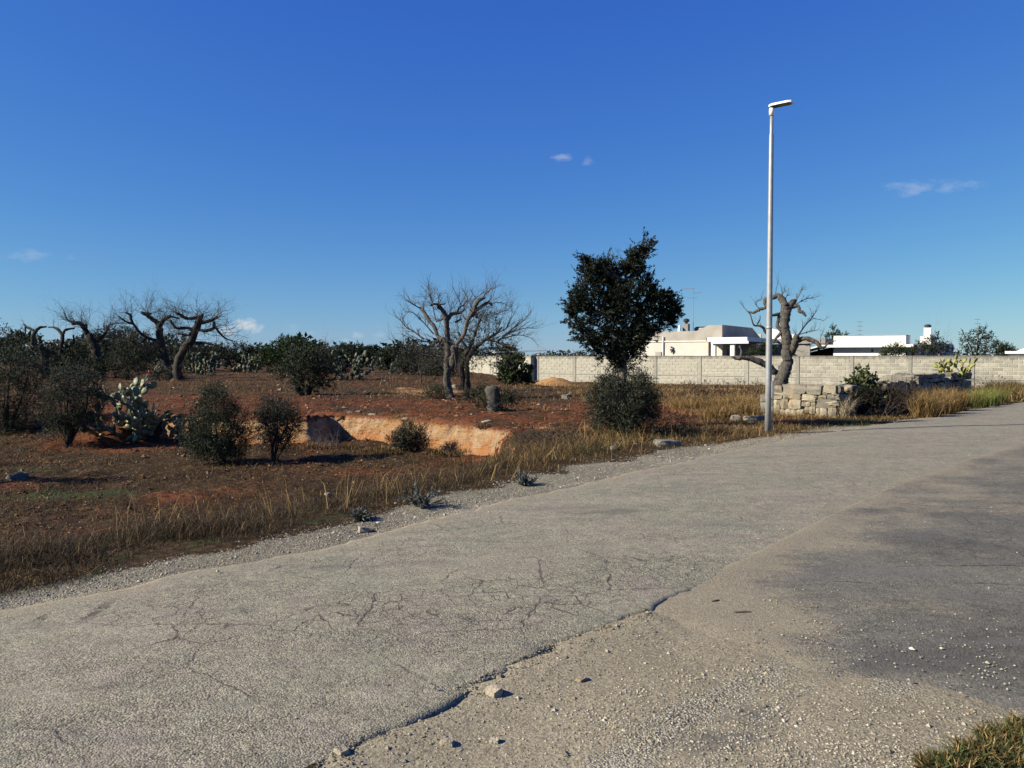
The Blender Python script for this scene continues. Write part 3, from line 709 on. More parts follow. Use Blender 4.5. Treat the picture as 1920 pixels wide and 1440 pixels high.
# ------------------------------------------------------------------ houses behind the wall
def house_frame(px, d, zb=-.5):
    K = P(px, 668, d); K[2] = 0
    def Q(s, w, z): return K + AX * s - NX * w + UP * z
    def bx(mb, s0, s1, w0, w1, z0, z1): box(mb, Q(s0, w0, z0), AX * (s1 - s0), -NX * (w1 - w0), UP * (z1 - z0))
    return K, Q, bx
def hp(root, name, mat, fn, parent=None):
    mb = MB(); fn(mb); return mb.build(name, mat, parent or root)
def sub(par, root, name, mat, fn):
    mb = MB(); fn(mb); me = mb.mesh(name, False, False); me.materials.append(mat)
    o = bpy.data.objects.new(name, me); COL.objects.link(o); o.parent = par; o.location = (0, 0, 0); return o
def house_cream():
    K, Q, bx = house_frame(1354, 75); zb = Hs(K[0], K[1]) - .1
    r = thing('house', 'cream flat-roofed house with stepped parapet and shaded porch behind the block wall', 'house', (K[0], K[1], zb))
    hp(r, 'wall', M['cream_paint'], lambda m: bx(m, -11, 0, 0, 14, zb, 3.1))
    hp(r, 'cornice', M['white_paint'], lambda m: bx(m, -11.06, -.9, -.08, 0, 3.06, 3.16))
    def par(m):
        bx(m, -11, -1.3, .03, .25, 3.1, 4.10); bx(m, -11, -10.75, .25, 14, 3.1, 4.05); bx(m, -11, 0, 13.75, 14, 3.1, 4.1)
    hp(r, 'parapet', M['parapet_grey'], par)
    def tall(m):
        # raised corner with a sloping shoulder
        pr = [(-2.6, 4.05), (-1.35, 4.62), (0, 4.64), (0, 3.1), (-2.6, 3.1)]
        f = [Q(s, -.02, z) for s, z in pr]; b = [Q(s, .26, z) for s, z in pr]; n = len(pr); m.add(f + b, [[i, (i + 1) % n, (i + 1) % n + n, i + n] for i in range(n)], None)
        m.add(f[:3] + f[3:] , [[0, 1, 2, 3]], [[0, 3, 4]]); m.add(b, [[3, 2, 1, 0]], [[4, 3, 0]])
        pr2 = [(.26, 4.64), (10.2, 4.66), (14, 3.5), (14, 3.1), (.26, 3.1)]
        f = [Q(0.0, w, z) for w, z in pr2]; b = [Q(-.25, w, z) for w, z in pr2]; m.add(f + b, [[i, (i + 1) % 5, (i + 1) % 5 + 5, i + 5] for i in range(5)], None)
        m.add(f, [[0, 1, 2, 3]], [[0, 3, 4]]); m.add(b, [[3, 2, 1, 0]], [[4, 3, 0]])
    hp(r, 'raised_parapet', M['grey_render'], tall)
    hp(r, 'raised_parapet_face', M['parapet_grey'], lambda m: m.add([Q(-2.6, -.03, 3.12), Q(-.01, -.03, 3.12), Q(-.01, -.03, 4.63), Q(-1.35, -.03, 4.61), Q(-2.6, -.03, 4.06)], [[0, 1, 2, 3]], [[0, 3, 4]]))
    sl = hp(r, 'porch_roof', M['white_paint'], lambda m: (bx(m, -1.0, 2.75, -1.4, 11.5, 3.02, 3.42)))
    hp(r, 'porch_fascia', M['white_paint'], lambda m: bx(m, -.6, 2.9, -1.5, -1.41, 2.82, 3.06))
    for s in (-.45, 1.35): hp(r, 'porch_column', M['white_paint'], lambda m, s=s: bx(m, s - .2, s + .2, -1.3, -.9, zb, 3.0))
    hp(r, 'porch_wall', M['grey_render'], lambda m: bx(m, .02, .12, .3, 12, zb, 3.0))
    d = hp(r, 'door', M['wood_dark'], lambda m: bx(m, .12, .17, 1.2, 2.2, zb, 2.3))
    hp(r, 'garage_wall', M['grey_render'], lambda m: bx(m, 1.0, 6.0, 9.5, 9.8, zb, 2.9))
    hp(r, 'sloping_roof_side', M['white_paint'], lambda m: m.add([Q(1.6, 10.4, 3.43), Q(5.6, 10.4, 3.43), Q(1.6, 10.4, 4.7), Q(1.6, 10.8, 3.43), Q(5.6, 10.8, 3.43), Q(1.6, 10.8, 4.7)], [[0, 1, 4, 3], [1, 2, 5, 4], [2, 0, 3, 5]], [[0, 1, 2], [5, 4, 3]]))
    hp(r, 'rear_eave', M['grey_render'], lambda m: bx(m, 2.9, 7.5, 9.3, 12.5, 2.92, 3.42))
    def chim(m):
        bx(m, -4.3, -3.75, 1.0, 1.55, 3.0, 4.85)
    c = hp(r, 'chimney', M['grey_render'], chim)
    hp(r, 'chimney_cowl', M['dark_plastic'], lambda m: tube(m, [Q(-4.02, 1.27, 4.8), Q(-4.02, 1.27, 5.0), Q(-4.02, 1.27, 5.08), Q(-4.02, 1.27, 5.3), Q(-4.02, 1.27, 5.38)], [.14, .14, .30, .30, .10], 10))
    hp(r, 'water_tank', M['chrome'], lambda m: tube(m, [Q(-3.5, 2.2, 4.32), Q(-3.35, 2.2, 4.32), Q(-2.4, 2.2, 4.32), Q(-2.25, 2.2, 4.32)], [.15, .27, .27, .15], 12))
    hp(r, 'tank_stand', M['galvanised'], lambda m: [bx(m, s, s + .08, 2.0, 2.4, 3.05, 4.1) for s in (-3.3, -2.6)])
    hp(r, 'satellite_dish', M['lamp_white'], lambda m: tube(m, [Q(-4.45, .9, 4.35), Q(-4.52, .83, 4.37), Q(-4.60, .77, 4.38)], [.05, .28, .36], 12))
    hp(r, 'antenna_mast', M['galvanised'], lambda m: tube(m, [Q(-3.5, 1.8, 3.1), Q(-3.5, 1.8, 8.45)], .03, 5))
    for z, s0, s1 in ((8.38, -4.7, -3.45), (7.92, -3.6, -2.65), (7.45, -4.15, -3.0)):
        a = hp(r, 'antenna_boom', M['galvanised'], lambda m: tube(m, [Q(s0, 1.8, z), Q(s1, 1.8, z)], .02, 5))
        sub(a, r, 'antenna_rods', M['galvanised'], lambda m: [tube(m, [Q(s, 1.5, z) , Q(s, 2.1, z)], .012, 4) for s in np.linspace(s0 + .1, s1 - .1, 7)])
    hp(r, 'downpipe', M['brown_pipe'], lambda m: tube(m, [Q(-1.25, -.1, zb), Q(-1.25, -.1, 3.1), Q(-1.25, -.02, 3.3)], .07, 8))
    hp(r, 'hopper', M['brown_pipe'], lambda m: bx(m, -1.5, -1.0, -.22, -.01, 3.12, 3.4))
    hp(r, 'vent_pipe', M['white_paint'], lambda m: tube(m, [Q(-5.9, -.09, zb), Q(-5.9, -.09, 3.6)], .06, 8))
    hp(r, 'meter_box', M['parapet_grey'], lambda m: bx(m, -6.7, -6.1, -.12, .0, 1.2, 2.1))
    hp(r, 'wall_lantern', M['dark_plastic'], lambda m: [tube(m, [Q(-5.0, -.16, z), Q(-5.0, -.16, z + .16)], rr, 6) for z, rr in ((2.0, .07), (2.2, .15), (2.45, .09))])
house_cream()
def house_white():
    K, Q, bx = house_frame(1698, 80); zb = Hs(K[0], K[1]) - .1
    r = thing('house', 'long white flat-roofed house with overhanging slab and white chimney behind the block wall', 'house', (K[0], K[1], zb))
    hp(r, 'wall', M['white_paint'], lambda m: bx(m, -6.9, 0, 0, 9, zb, 2.6))
    hp(r, 'roof_slab', M['white_paint'], lambda m: bx(m, -8.0, .75, -.75, 9.6, 2.58, 2.86))
    hp(r, 'parapet', M['white_paint'], lambda m: (bx(m, -6.9, 0, .02, 4.2, 2.86, 3.80)))
    hp(r, 'parapet_coping', M['parapet_grey'], lambda m: bx(m, -6.95, .05, -.03, 4.25, 3.8, 3.84))
    hp(r, 'rear_wing', M['white_paint'], lambda m: bx(m, 0.3, 3.6, 5.5, 12, zb, 2.95))
    hp(r, 'rear_parapet', M['white_paint'], lambda m: (bx(m, .9, 2.0, 4.3, 9.5, 2.9, 3.75)))
    c = hp(r, 'chimney', M['white_paint'], lambda m: bx(m, 1.3, 2.0, 3.4, 4.1, 2.86, 4.62))
    hp(r, 'chimney_cap', M['dark_plastic'], lambda m: tube(m, [Q(1.65, 3.75, 4.6), Q(1.65, 3.75, 4.72), Q(1.65, 3.75, 4.9), Q(1.65, 3.75, 4.98)], [.2, .33, .33, .1], 10))
    for s in (-5.6, -2.6):
        w = hp(r, 'window', M['wood_dark'], lambda m: bx(m, s, s + .9, -.03, .02, .4, 1.62))
    hp(r, 'wall_plaque', M['dark_plastic'], lambda m: bx(m, -3.2, -3.0, -.05, 0, 2.1, 2.4))
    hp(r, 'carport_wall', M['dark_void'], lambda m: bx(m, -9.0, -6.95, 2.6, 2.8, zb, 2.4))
    # sloping carport roof
    def car(m):
        a = [Q(-12.2, -.75, 1.72), Q(-8.0, -.75, 2.84), Q(-8.0, 4, 2.84), Q(-12.2, 4, 1.72)]
        m.add(a + [k - UP * .13 for k in a], [[0, 1, 2, 3], [7, 6, 5, 4], [0, 4, 5, 1], [1, 5, 6, 2], [2, 6, 7, 3], [3, 7, 4, 0]])
    hp(r, 'carport_roof', M['white_paint'], car)
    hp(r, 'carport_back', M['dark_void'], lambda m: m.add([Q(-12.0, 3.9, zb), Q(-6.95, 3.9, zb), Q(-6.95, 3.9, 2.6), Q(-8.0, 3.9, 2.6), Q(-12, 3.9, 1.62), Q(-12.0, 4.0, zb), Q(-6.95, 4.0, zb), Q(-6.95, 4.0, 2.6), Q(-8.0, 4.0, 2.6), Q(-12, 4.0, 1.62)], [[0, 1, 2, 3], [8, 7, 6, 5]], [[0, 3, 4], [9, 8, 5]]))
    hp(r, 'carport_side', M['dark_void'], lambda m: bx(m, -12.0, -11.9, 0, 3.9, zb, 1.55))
    hp(r, 'carport_post', M['galvanised'], lambda m: bx(m, -9.6, -9.5, -.6, -.5, zb, 2.25))
house_white()
def house_gable():
    K, Q, bx = house_frame(1884, 62); zb = Hs(K[0], K[1]) - .1
    r = thing('house', 'small white gabled outbuilding at the right edge above the block wall', 'house', (K[0], K[1], zb))
    hp(r, 'wall', M['white_paint'], lambda m: bx(m, .2, 4.2, .1, 5, zb, 1.85))
    hp(r, 'eave_slab', M['white_paint'], lambda m: bx(m, 0, 4.4, -.12, 5.2, 1.85, 2.05))
    def ga(m):
        pr = [(.75, 2.05), (2.2, 2.72), (3.65, 2.05)]; f = [Q(s, 0.02, z) for s, z in pr]; b = [Q(s, 5, z) for s, z in pr]
        m.add(f + b, [[0, 1, 4, 3], [1, 2, 5, 4]], [[2, 1, 0], [3, 4, 5]])
    hp(r, 'gable_roof', M['white_paint'], ga)
    hp(r, 'door', M['wood_dark'], lambda m: bx(m, 1.8, 2.6, .05, .12, zb, 1.5))
house_gable()
def mast(px, d, ztop, label):
    b = P(px, 668, d); zb = Hs(b[0], b[1]); r = thing('radio_mast', label, 'mast', (b[0], b[1], zb))
    m = MB(); tube(m, [(b[0], b[1], zb - .1), (b[0], b[1], ztop)], [.06, .025], 5); m.build('mast_pole', M['galvanised'], r)
    for k, z in enumerate(np.linspace(ztop - 2.2, ztop - .1, 5)):
        m = MB(); tube(m, [(b[0] - .35, b[1], z), (b[0] + .35, b[1], z)], .025, 4); m.build('mast_rung', M['galvanised'], r)
mast(1831, 95, 6.2, 'thin rooftop-height aerial mast above the tree right of the white house')
mast(1611, 95, 5.9, 'thin aerial mast rising behind the left end of the white house')

# ------------------------------------------------------------------ street lamp
def street_lamp():
    b = gp(1440, 812); d = b[1]; r = thing('street_lamp', 'tall galvanised street lamp on the verge beside the road', 'street lamp', b)
    top = P(1446, 205, d)[2]; x, y, z = b
    m = MB(); tube(m, [(x, y, z - .15), (x, y, z + 1.2), (x, y, z + 3.0), (x, y, top - .55), (x, y, top - .5), (x, y, top)], [.070, .066, .060, .046, .036, .034], 20); m.build('pole', M['galvanised'], r, True)
    m = MB(); tube(m, [(x, y, top - .13), (x, y, top - .01), (x, y, top + .04)], [.055, .055, .045], 16); m.build('collar', M['lamp_white'], r, True)
    ar = np.array([.76, -.65, .0]); ar /= np.linalg.norm(ar); sd_ = np.array([.67, .74, 0.]); upv = np.cross(sd_, ar); upv *= np.sign(upv[2])
    o = np.array([x, y, top + .03]) - ar * .05
    def slab(m, l0, l1, w, t0, t1, taper=1.):
        f = []
        for l, ww in ((l0, w * taper), (l0 + .08, w), (l1 - .06, w), (l1, w * .72)):
            for s, t in ((-1, t0), (1, t0), (1, t1), (-1, t1)): f.append(o + ar * l + sd_ * s * ww / 2 + upv * t)
        q = [[4 * i + a, 4 * i + (a + 1) % 4, 4 * i + 4 + (a + 1) % 4, 4 * i + 4 + a] for i in range(3) for a in range(4)]; m.add(f, q + [[3, 2, 1, 0], [12, 13, 14, 15]])
    m = MB(); slab(m, 0, .50, .22, .02, .06, .4); h = m.build('lamp_head', M['lamp_white'], r)
    for nm, args, mt in (('lens', (.17, .46, .17, .006, .019), 'lens'), ('cooling_fin', (.10, .28, .12, .061, .078), 'lamp_white'), ('gear_cover', (.02, .2, .1, -.005, .019), 'dark_plastic')):
        mm = MB(); slab(mm, *args); me = mm.mesh(nm, False, False); me.materials.append(M[mt]); oo = bpy.data.objects.new(nm, me); COL.objects.link(oo); oo.parent = h
    # cable box and conduit strapped to the pole
    m = MB(); bevel_box(m, (x + .073, y - .05, z + .95), .028, .028, .19, .006); m.build('cable_box', M['galvanised'], r)
    m = MB(); tube(m, [(x + .082, y - .05, z + .75), (x + .085, y - .05, z + .4), (x + .08, y - .045, z - .05)], .012, 6); m.build('conduit', M['dark_plastic'], r)
    m = MB(); tube(m, [(x, y, z + 2.25), (x, y, z + 2.31)], .0655, 20); m.build('strap', M['galvanised'], r, True)
street_lamp()

# ------------------------------------------------------------------ dry stone walls
def rock_mesh(seed, sub=2, flat=.25, n=2):
    """rounded, chipped block: cube sphere with noise, 48 tris"""
    rng = np.random.default_rng(seed); g = np.linspace(-1, 1, n + 1); vs = {}; v = []; q = []
    def vid(p):
        k = tuple(np.round(p, 4))
        if k not in vs: vs[k] = len(v); v.append(p)
        return vs[k]
    for ax in range(3):
        for s in (-1, 1):
            for i in range(n):
                for j in range(n):
                    f = []
                    for (a, b) in ((i, j), (i + 1, j), (i + 1, j + 1), (i, j + 1)):
                        p = [0, 0, 0]; p[ax] = s; p[(ax + 1) % 3] = g[a]; p[(ax + 2) % 3] = g[b]; f.append(vid(np.array(p, float)))
                    q.append(f if s > 0 else f[::-1])
    v = np.array(v); l = np.linalg.norm(v, axis=1)[:, None]; v = v * (1 - flat) + (v / l) * flat * 1.15
    v = v + (rng.random(v.shape) - .5) * .26
    mb = MB(); mb.add(v, q); return mb.mesh('stone', False, False)
ROCKS = [rock_mesh(s, flat=.42) for s in range(10)]; ROCKS_G = [rock_mesh(40 + s, flat=.3) for s in range(6)]; BOULD = [rock_mesh(70 + s, flat=.55, n=4) for s in range(4)]
for m_ in ROCKS: m_.materials.append(M['stone'])
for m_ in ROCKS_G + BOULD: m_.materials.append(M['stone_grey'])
rs = np.random.default_rng(21)
def stone_at(root, c, ax, nn, hx, hy, hz, grey=False, tilt=.06, name='stone'):
    me = (ROCKS_G if grey else ROCKS)[int(rs.integers(6 if grey else 10))]
    o = bpy.data.objects.new(name, me); COL.objects.link(o); o.scale = (hx, hy, hz); yaw = math.atan2(ax[1], ax[0])
    o.rotation_euler = ((rs.random() - .5) * tilt, (rs.random() - .5) * tilt, yaw + (rs.random() - .5) * tilt)
    if root is not None: o.parent = root; o.location = tuple(np.asarray(c) - np.asarray(root.location))
    else: o.location = tuple(c)
    return o
def stone_run(root, A, B, zb, ht, thick, seed, jag=.12, core=True):
    """coursed rubble along a line, faces on the right-hand side"""
    rng = np.random.default_rng(seed); A = np.asarray(A, float); B = np.asarray(B, float); Lw = np.linalg.norm(B - A); ax = (B - A) / Lw; nn = np.array([ax[1], -ax[0]])
    z = 0
    while z < ht - .05:
        h = rng.uniform(.12, .24); last = z + h > ht - .12
        if last: h = max(.1, ht - z + rng.uniform(.0, .05))
        s = -rng.random() * .2
        while s < Lw:
            w = rng.uniform(.2, .5) * (1.25 if last else 1); hh = h * rng.uniform(.8, 1.08); 
            if last and rng.random() < jag: s += w; continue
            c = A + ax * (s + w / 2) + nn * rng.uniform(-.03, .03); cc = min(max(s + w / 2, .1), Lw - .1); c = A + ax * cc + nn * rng.uniform(-.03, .03)
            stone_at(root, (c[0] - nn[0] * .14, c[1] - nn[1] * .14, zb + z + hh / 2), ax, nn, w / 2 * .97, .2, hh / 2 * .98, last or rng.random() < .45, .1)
            s += w
        z += h
    if core:
        m = MB(); c = A - nn * .20; box(m, (c[0] + ax[0] * .12, c[1] + ax[1] * .12, zb - .1), (*(ax * (Lw - .2)), 0), (*(-nn * (thick - .25)), 0), (0, 0, ht - .02)); m.build('rubble_fill', M['stone_grey'], root)
        # loose fill on top
        for k in range(int(Lw * 1.2)):
            c = A + ax * rng.uniform(.1, Lw) - nn * rng.uniform(.3, thick); s = rng.uniform(.06, .14)
            stone_at(root, (c[0], c[1], zb + ht - .06), ax, nn, s * 1.3, s, s * .75, True, 1.0)
RD = np.array([1, 1]) / R2; RN = np.array([-1, 1]) / R2          # along / away from the road
corner = gp(1568, 784)[:2]
def near_wall():
    zb = Hs(*corner); E = corner + RN * 2.15
    r = thing('dry_stone_wall', 'dry stone wall with a sunlit squared end beside the street lamp', 'stone wall', (*corner, zb))
    nrm = np.array([RN[1], -RN[0]]) * -1          # faces back along the road
    nrm = -RD; P0 = np.array([*corner, 0.])
    def onface(zx, zy):
        d = pix_dir(1380 + zx / 4.8, 530 + zy / 4.8); o = np.array([0, 0, CAMZ]); n3 = np.array([*nrm, 0.]); t = np.dot(P0 - o, n3) / np.dot(d, n3); return o + d * t
    st = [(330, 930, 412, 990, 0), (415, 922, 625, 996, 1), (630, 928, 777, 1002, 1), (780, 925, 902, 992, 0),
          (330, 992, 582, 1019, 0), (585, 1005, 700, 1042, 0), (735, 1010, 811, 1046, 0), (812, 1005, 892, 1042, 1), (778, 982, 828, 1008, 1), (862, 994, 908, 1010, 0), (328, 1019, 416, 1046, 0), (418, 1018, 467, 1042, 0), (469, 1021, 583, 1050, 0), (585, 1043, 657, 1071, 0), (660, 1046, 714, 1074, 0), (701, 1016, 733, 1045, 0),
          (330, 1048, 394, 1098, 0), (395, 1046, 471, 1132, 0), (472, 1052, 585, 1136, 0), (584, 1072, 624, 1112, 0), (626, 1074, 664, 1114, 0), (666, 1075, 714, 1114, 0), (716, 1048, 899, 1126, 1),
          (330, 1100, 396, 1160, 0), (380, 1134, 440, 1192, 0), (440, 1134, 488, 1192, 0), (489, 1137, 541, 1202, 0), (541, 1138, 609, 1192, 0), (610, 1116, 656, 1174, 0), (656, 1116, 717, 1182, 0), (718, 1128, 751, 1180, 0), (752, 1128, 818, 1192, 0), (820, 1127, 902, 1210, 0),
          (330, 1160, 380, 1240, 0), (380, 1193, 512, 1240, 0), (512, 1196, 702, 1236, 0), (702, 1184, 820, 1232, 0), (820, 1206, 902, 1240, 0), (265, 925, 330, 990, 1), (265, 990, 330, 1045, 0), (265, 1045, 330, 1100, 1), (265, 1100, 330, 1160, 0), (265, 1160, 330, 1240, 0),
          (213, 1010, 266, 1070, 1), (213, 1074, 266, 1132, 1), (208, 1136, 266, 1206, 1), (204, 1206, 266, 1250, 0)]
    hax = np.array([*RN, 0.]) * -1
    for (a, b, c, d, gy) in st:
        p0 = onface(a, d); p1 = onface(c, b); mid = (p0 + p1) / 2; hx = abs(np.dot(p1 - p0, hax)) / 2; hz = abs(p1[2] - p0[2]) / 2
        dep = rs.uniform(.13, .2); mid = mid + np.array([*RD, 0.]) * (dep - rs.uniform(-.01, .035))
        stone_at(r, mid, hax[:2], nrm, max(hx * 1.02, .03), dep, max(hz * 1.02, .025), gy == 1, .05)
    m = MB(); e0 = corner + RD * .16 + RN * .1; box(m, (*e0, zb - .1), (*(RN * 1.75), 0), (*(RD * .5), 0), (0, 0, .92)); m.build('rubble_fill', M['stone_grey'], r)
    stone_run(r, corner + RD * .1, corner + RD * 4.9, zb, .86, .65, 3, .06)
near_wall()
def far_wall():
    A = corner + RD * 6.3 + RN * .1; zb = Hs(*A)
    r = thing('dry_stone_wall', 'farther dry stone wall, half buried in dry grass, with a prickly pear on top', 'stone wall', (*A, zb))
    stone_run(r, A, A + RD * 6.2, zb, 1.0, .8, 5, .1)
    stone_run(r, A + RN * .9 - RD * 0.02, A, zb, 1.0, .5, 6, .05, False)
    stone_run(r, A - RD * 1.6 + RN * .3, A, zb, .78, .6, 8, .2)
far_wall()
def boulder(px, py, sx, sy, sz, label, name='boulder', grey=True, group=None, rot=None):
    b = gp(px, py); o = bpy.data.objects.new(name, BOULD[int(rs.integers(4))] if grey else ROCKS[int(rs.integers(10))]); COL.objects.link(o)
    o.scale = (sx, sy, sz); o.rotation_euler = (rs.uniform(-.15, .15), rs.uniform(-.15, .15), rs.uniform(0, 3) if rot is None else rot); o.location = (b[0], b[1], b[2] + sz * .30)
    tag(o, label, 'rock', group)
boulder(1250, 836, .24, .14, .09, 'pale flat boulder half hidden in verge grass right of the round bush', rot=.35)
boulder(34, 900, .17, .12, .10, 'small dark rock on red soil at the left edge')
boulder(1380, 788, .12, .10, .10, 'pale tumbled stone in dry grass farthest left of the lamp post')
boulder(1404, 790, .15, .13, .1, 'grey tumbled stone in grass midway between wall end and pale stone')
boulder(1424, 791, .22, .15, .11, 'broad tumbled stone at the foot of the wall just left of the lamp post')
boulder(855, 727, .22, .14, .10, 'flat pale rock lying left of the dead olive trunk base', grey=False)
boulder(1062, 748, .2, .15, .14, 'dark clod on red soil between stump and round bush')
for i, (px, py, s) in enumerate([(655, 776, .22), (668, 779, .16), (700, 779, .26), (672, 772, .14), (912, 792, .2), (760, 786, .15)]):
    lb = ['angular pale slab, leftmost on the rim of the cut', 'small pale slab second from left on the rim of the cut', 'long pale slab on the rim of the cut left of the pit shrub', 'upturned pale slab behind the others on the cut rim', 'pale slab on the rim at the right end of the cut', 'small pale rock on the rim above the pit shrub'][i]
    boulder(px, py, s * .6, s * .35, s * .16, lb, 'rock_slab', False)
for i, (px, py, lb) in enumerate([(615, 931, 'small white stone in the dry grass left of the silver thistle'), (682, 998, 'white pebble at the road edge below the dry grass'), (1150, 842, 'pale stone low in verge grass left of the flat boulder'), (1148, 852, 'dusty pebble on the gravel verge below the round bush')][:3]):
    boulder(px, py, .055, .045, .04, lb, 'stone', False)
# bigger loose chunks on the tracks
for i, (px, py, s, lb) in enumerate([(925, 1303, .045, 'broken asphalt chunk in the dusty rut beside the crumbled edge'), (1090, 1279, .026, 'pale pebble right of the dusty rut'), (838, 1396, .03, 'white stone near the bottom in the gravel'), (332, 1169, .022, 'white pebble on the left lane, larger of the group'), (640, 1414, .03, 'tan stone at the bottom beside the broken road edge'), (927, 1393, .022, 'small white stone in gravel, bottom middle')]):
    boulder(px, py, s, s * .75, s * .5, lb, 'stone', False)

# ------------------------------------------------------------------ trees
def shoots(rng, c, r, n, up=.35, depth=1.25, lo=.35, hi=1.0):
    """start points and directions of n leafy shoots in one blob"""
    d = rng.normal(size=(n, 3)); d /= np.linalg.norm(d, axis=1)[:, None]; rr = rng.uniform(lo, hi, n) ** .6 * .82
    s = c + d * rr[:, None] * r * np.array([1, depth, 1]); dr = d * .8 + rng.normal(size=(n, 3)) * .45; dr[:, 2] += up
    return s, dr / np.linalg.norm(dr, axis=1)[:, None]
def leaf_cloud(mb, rng, blobs, n, ln, wd, pal, slen=.3, per=9, up=.35, depth=1.25, lo=.35, stems=None):
    w = np.array([b[1] ** 2 for b in blobs]); cnt = np.maximum(3, (n / per * w / w.sum())).astype(int); pal = np.asarray(pal, float)
    S, D, R = [], [], []
    for (c, r), k in zip(blobs, cnt):
        s, d = shoots(rng, np.asarray(c), r, k, up, depth, lo); S.append(s); D.append(d); R.append(np.full(k, r))
    S = np.vstack(S); D = np.vstack(D); k = len(S); sl = slen * rng.uniform(.5, 1.35, k)
    t = rng.uniform(0, 1, (k, per)); pos = S[:, None] + D[:, None] * (t * sl[:, None])[..., None] + rng.normal(size=(k, per, 3)) * .012
    dr = D[:, None] * .8 + rng.normal(size=(k, per, 3)) * .55
    tone = rng.uniform(.6, 1.35, (k, 1)) * rng.uniform(.8, 1.2, (k, per)); pi = rng.integers(len(pal), size=(k, per)); col = pal[pi] * tone[..., None]
    leaves(mb, pos.reshape(-1, 3), dr.reshape(-1, 3), (ln * rng.uniform(.7, 1.25, k * per)), (wd * rng.uniform(.75, 1.2, k * per)), col.reshape(-1, 3), rng)
    if stems is not None:
        sel = rng.choice(k, min(k, 120), False)
        for i in sel: tube(stems, [S[i] - D[i] * sl[i] * .4, S[i] + D[i] * sl[i] * .9], [.006, .002], 3, None, None, 0, False)
OLIVE = [(.017, .023, .010), (.025, .032, .015), (.046, .054, .034), (.012, .017, .007), (.085, .092, .070)]
OLIVE_D = [(.016, .025, .010), (.026, .037, .016), (.058, .070, .044), (.010, .017, .006)]
DARKG = [(.011, .019, .007), (.017, .028, .009), (.028, .040, .015), (.008, .013, .005)]
CYP = [(.009, .013, .007), (.013, .018, .009), (.021, .027, .013), (.006, .009, .005)]
FIG = [(.035, .055, .018), (.06, .082, .032), (.022, .034, .011)]
BRIGHT = [(.026, .050, .012), (.018, .036, .009), (.042, .066, .018)]
GREY = [(.036, .034, .028), (.024, .024, .019), (.06, .054, .044)]
BROWN = [(.06, .036, .022), (.04, .024, .016), (.028, .028, .014)]
def blobs_px(bl, d, rng, spread=.35):
    out = []
    for (px, py, r) in bl: out.append((P(px, py, d + rng.uniform(-1, 1) * spread * r * d / F), r * d / F))
    return out
def bush(name, label, cat, base, bl, n, pal, ln=.075, wd=.022, slen=.26, trunks=None, d=None, group=None, seed=1, per=9, mat='bark_olive', up=.35, lo=.35, crown='crown', depth=1.25, tr=.035):
    rng = np.random.default_rng(seed); b = gp(*base)
    if d is not None: b = P(base[0], base[1], d); b[2] = Hs(b[0], b[1])
    d = b[1]; k = d / F; r = thing(name, label, cat, b, group)
    if d < 26 and ln < .08: ln, wd, n = ln * .74, wd * .76, int(n * 1.85)
    B = blobs_px(bl, d, rng); mc = MB(); ms = MB()
    leaf_cloud(mc, rng, B, n, ln, wd, pal, slen, per, up, depth, lo, ms)
    mt = MB(); foot = b + np.array([0, 0, -.08])
    if trunks:
        for tr_ in trunks:
            pts = [P(x, y, d + rng.uniform(-.05, .05)) for (x, y, rr) in tr_]; pts[0] = np.array([pts[0][0], d, b[2] - .08]) if tr_[0][1] >= base[1] - 4 else pts[0]
            tube(mt, catmull(pts, 4), catmull([[rr * k, 0, 0] for (_, _, rr) in tr_], 4)[:, 0], 8, None, rng, .25)
    # limbs reaching the biggest blobs
    for (c, rr) in sorted(B, key=lambda q: -q[1])[:7]:
        mid = (foot * .45 + c * .55) + rng.normal(size=3) * .05 * np.linalg.norm(c - foot); h = np.linalg.norm(c - foot)
        tube(mt, catmull([foot + rng.normal(size=3) * .02 * np.array([1, 1, 0]), mid, c, c + (c - mid) * .4], 4), np.linspace(tr * max(.3, h) * .55, .006, 13), 6, None, rng, .2)
    mt.build('trunk', M[mat], r, True); mc.build(crown, M['leaf'], r); ms.build('shoots', M['twig'], r)['kind'] = 'stuff'
    return r

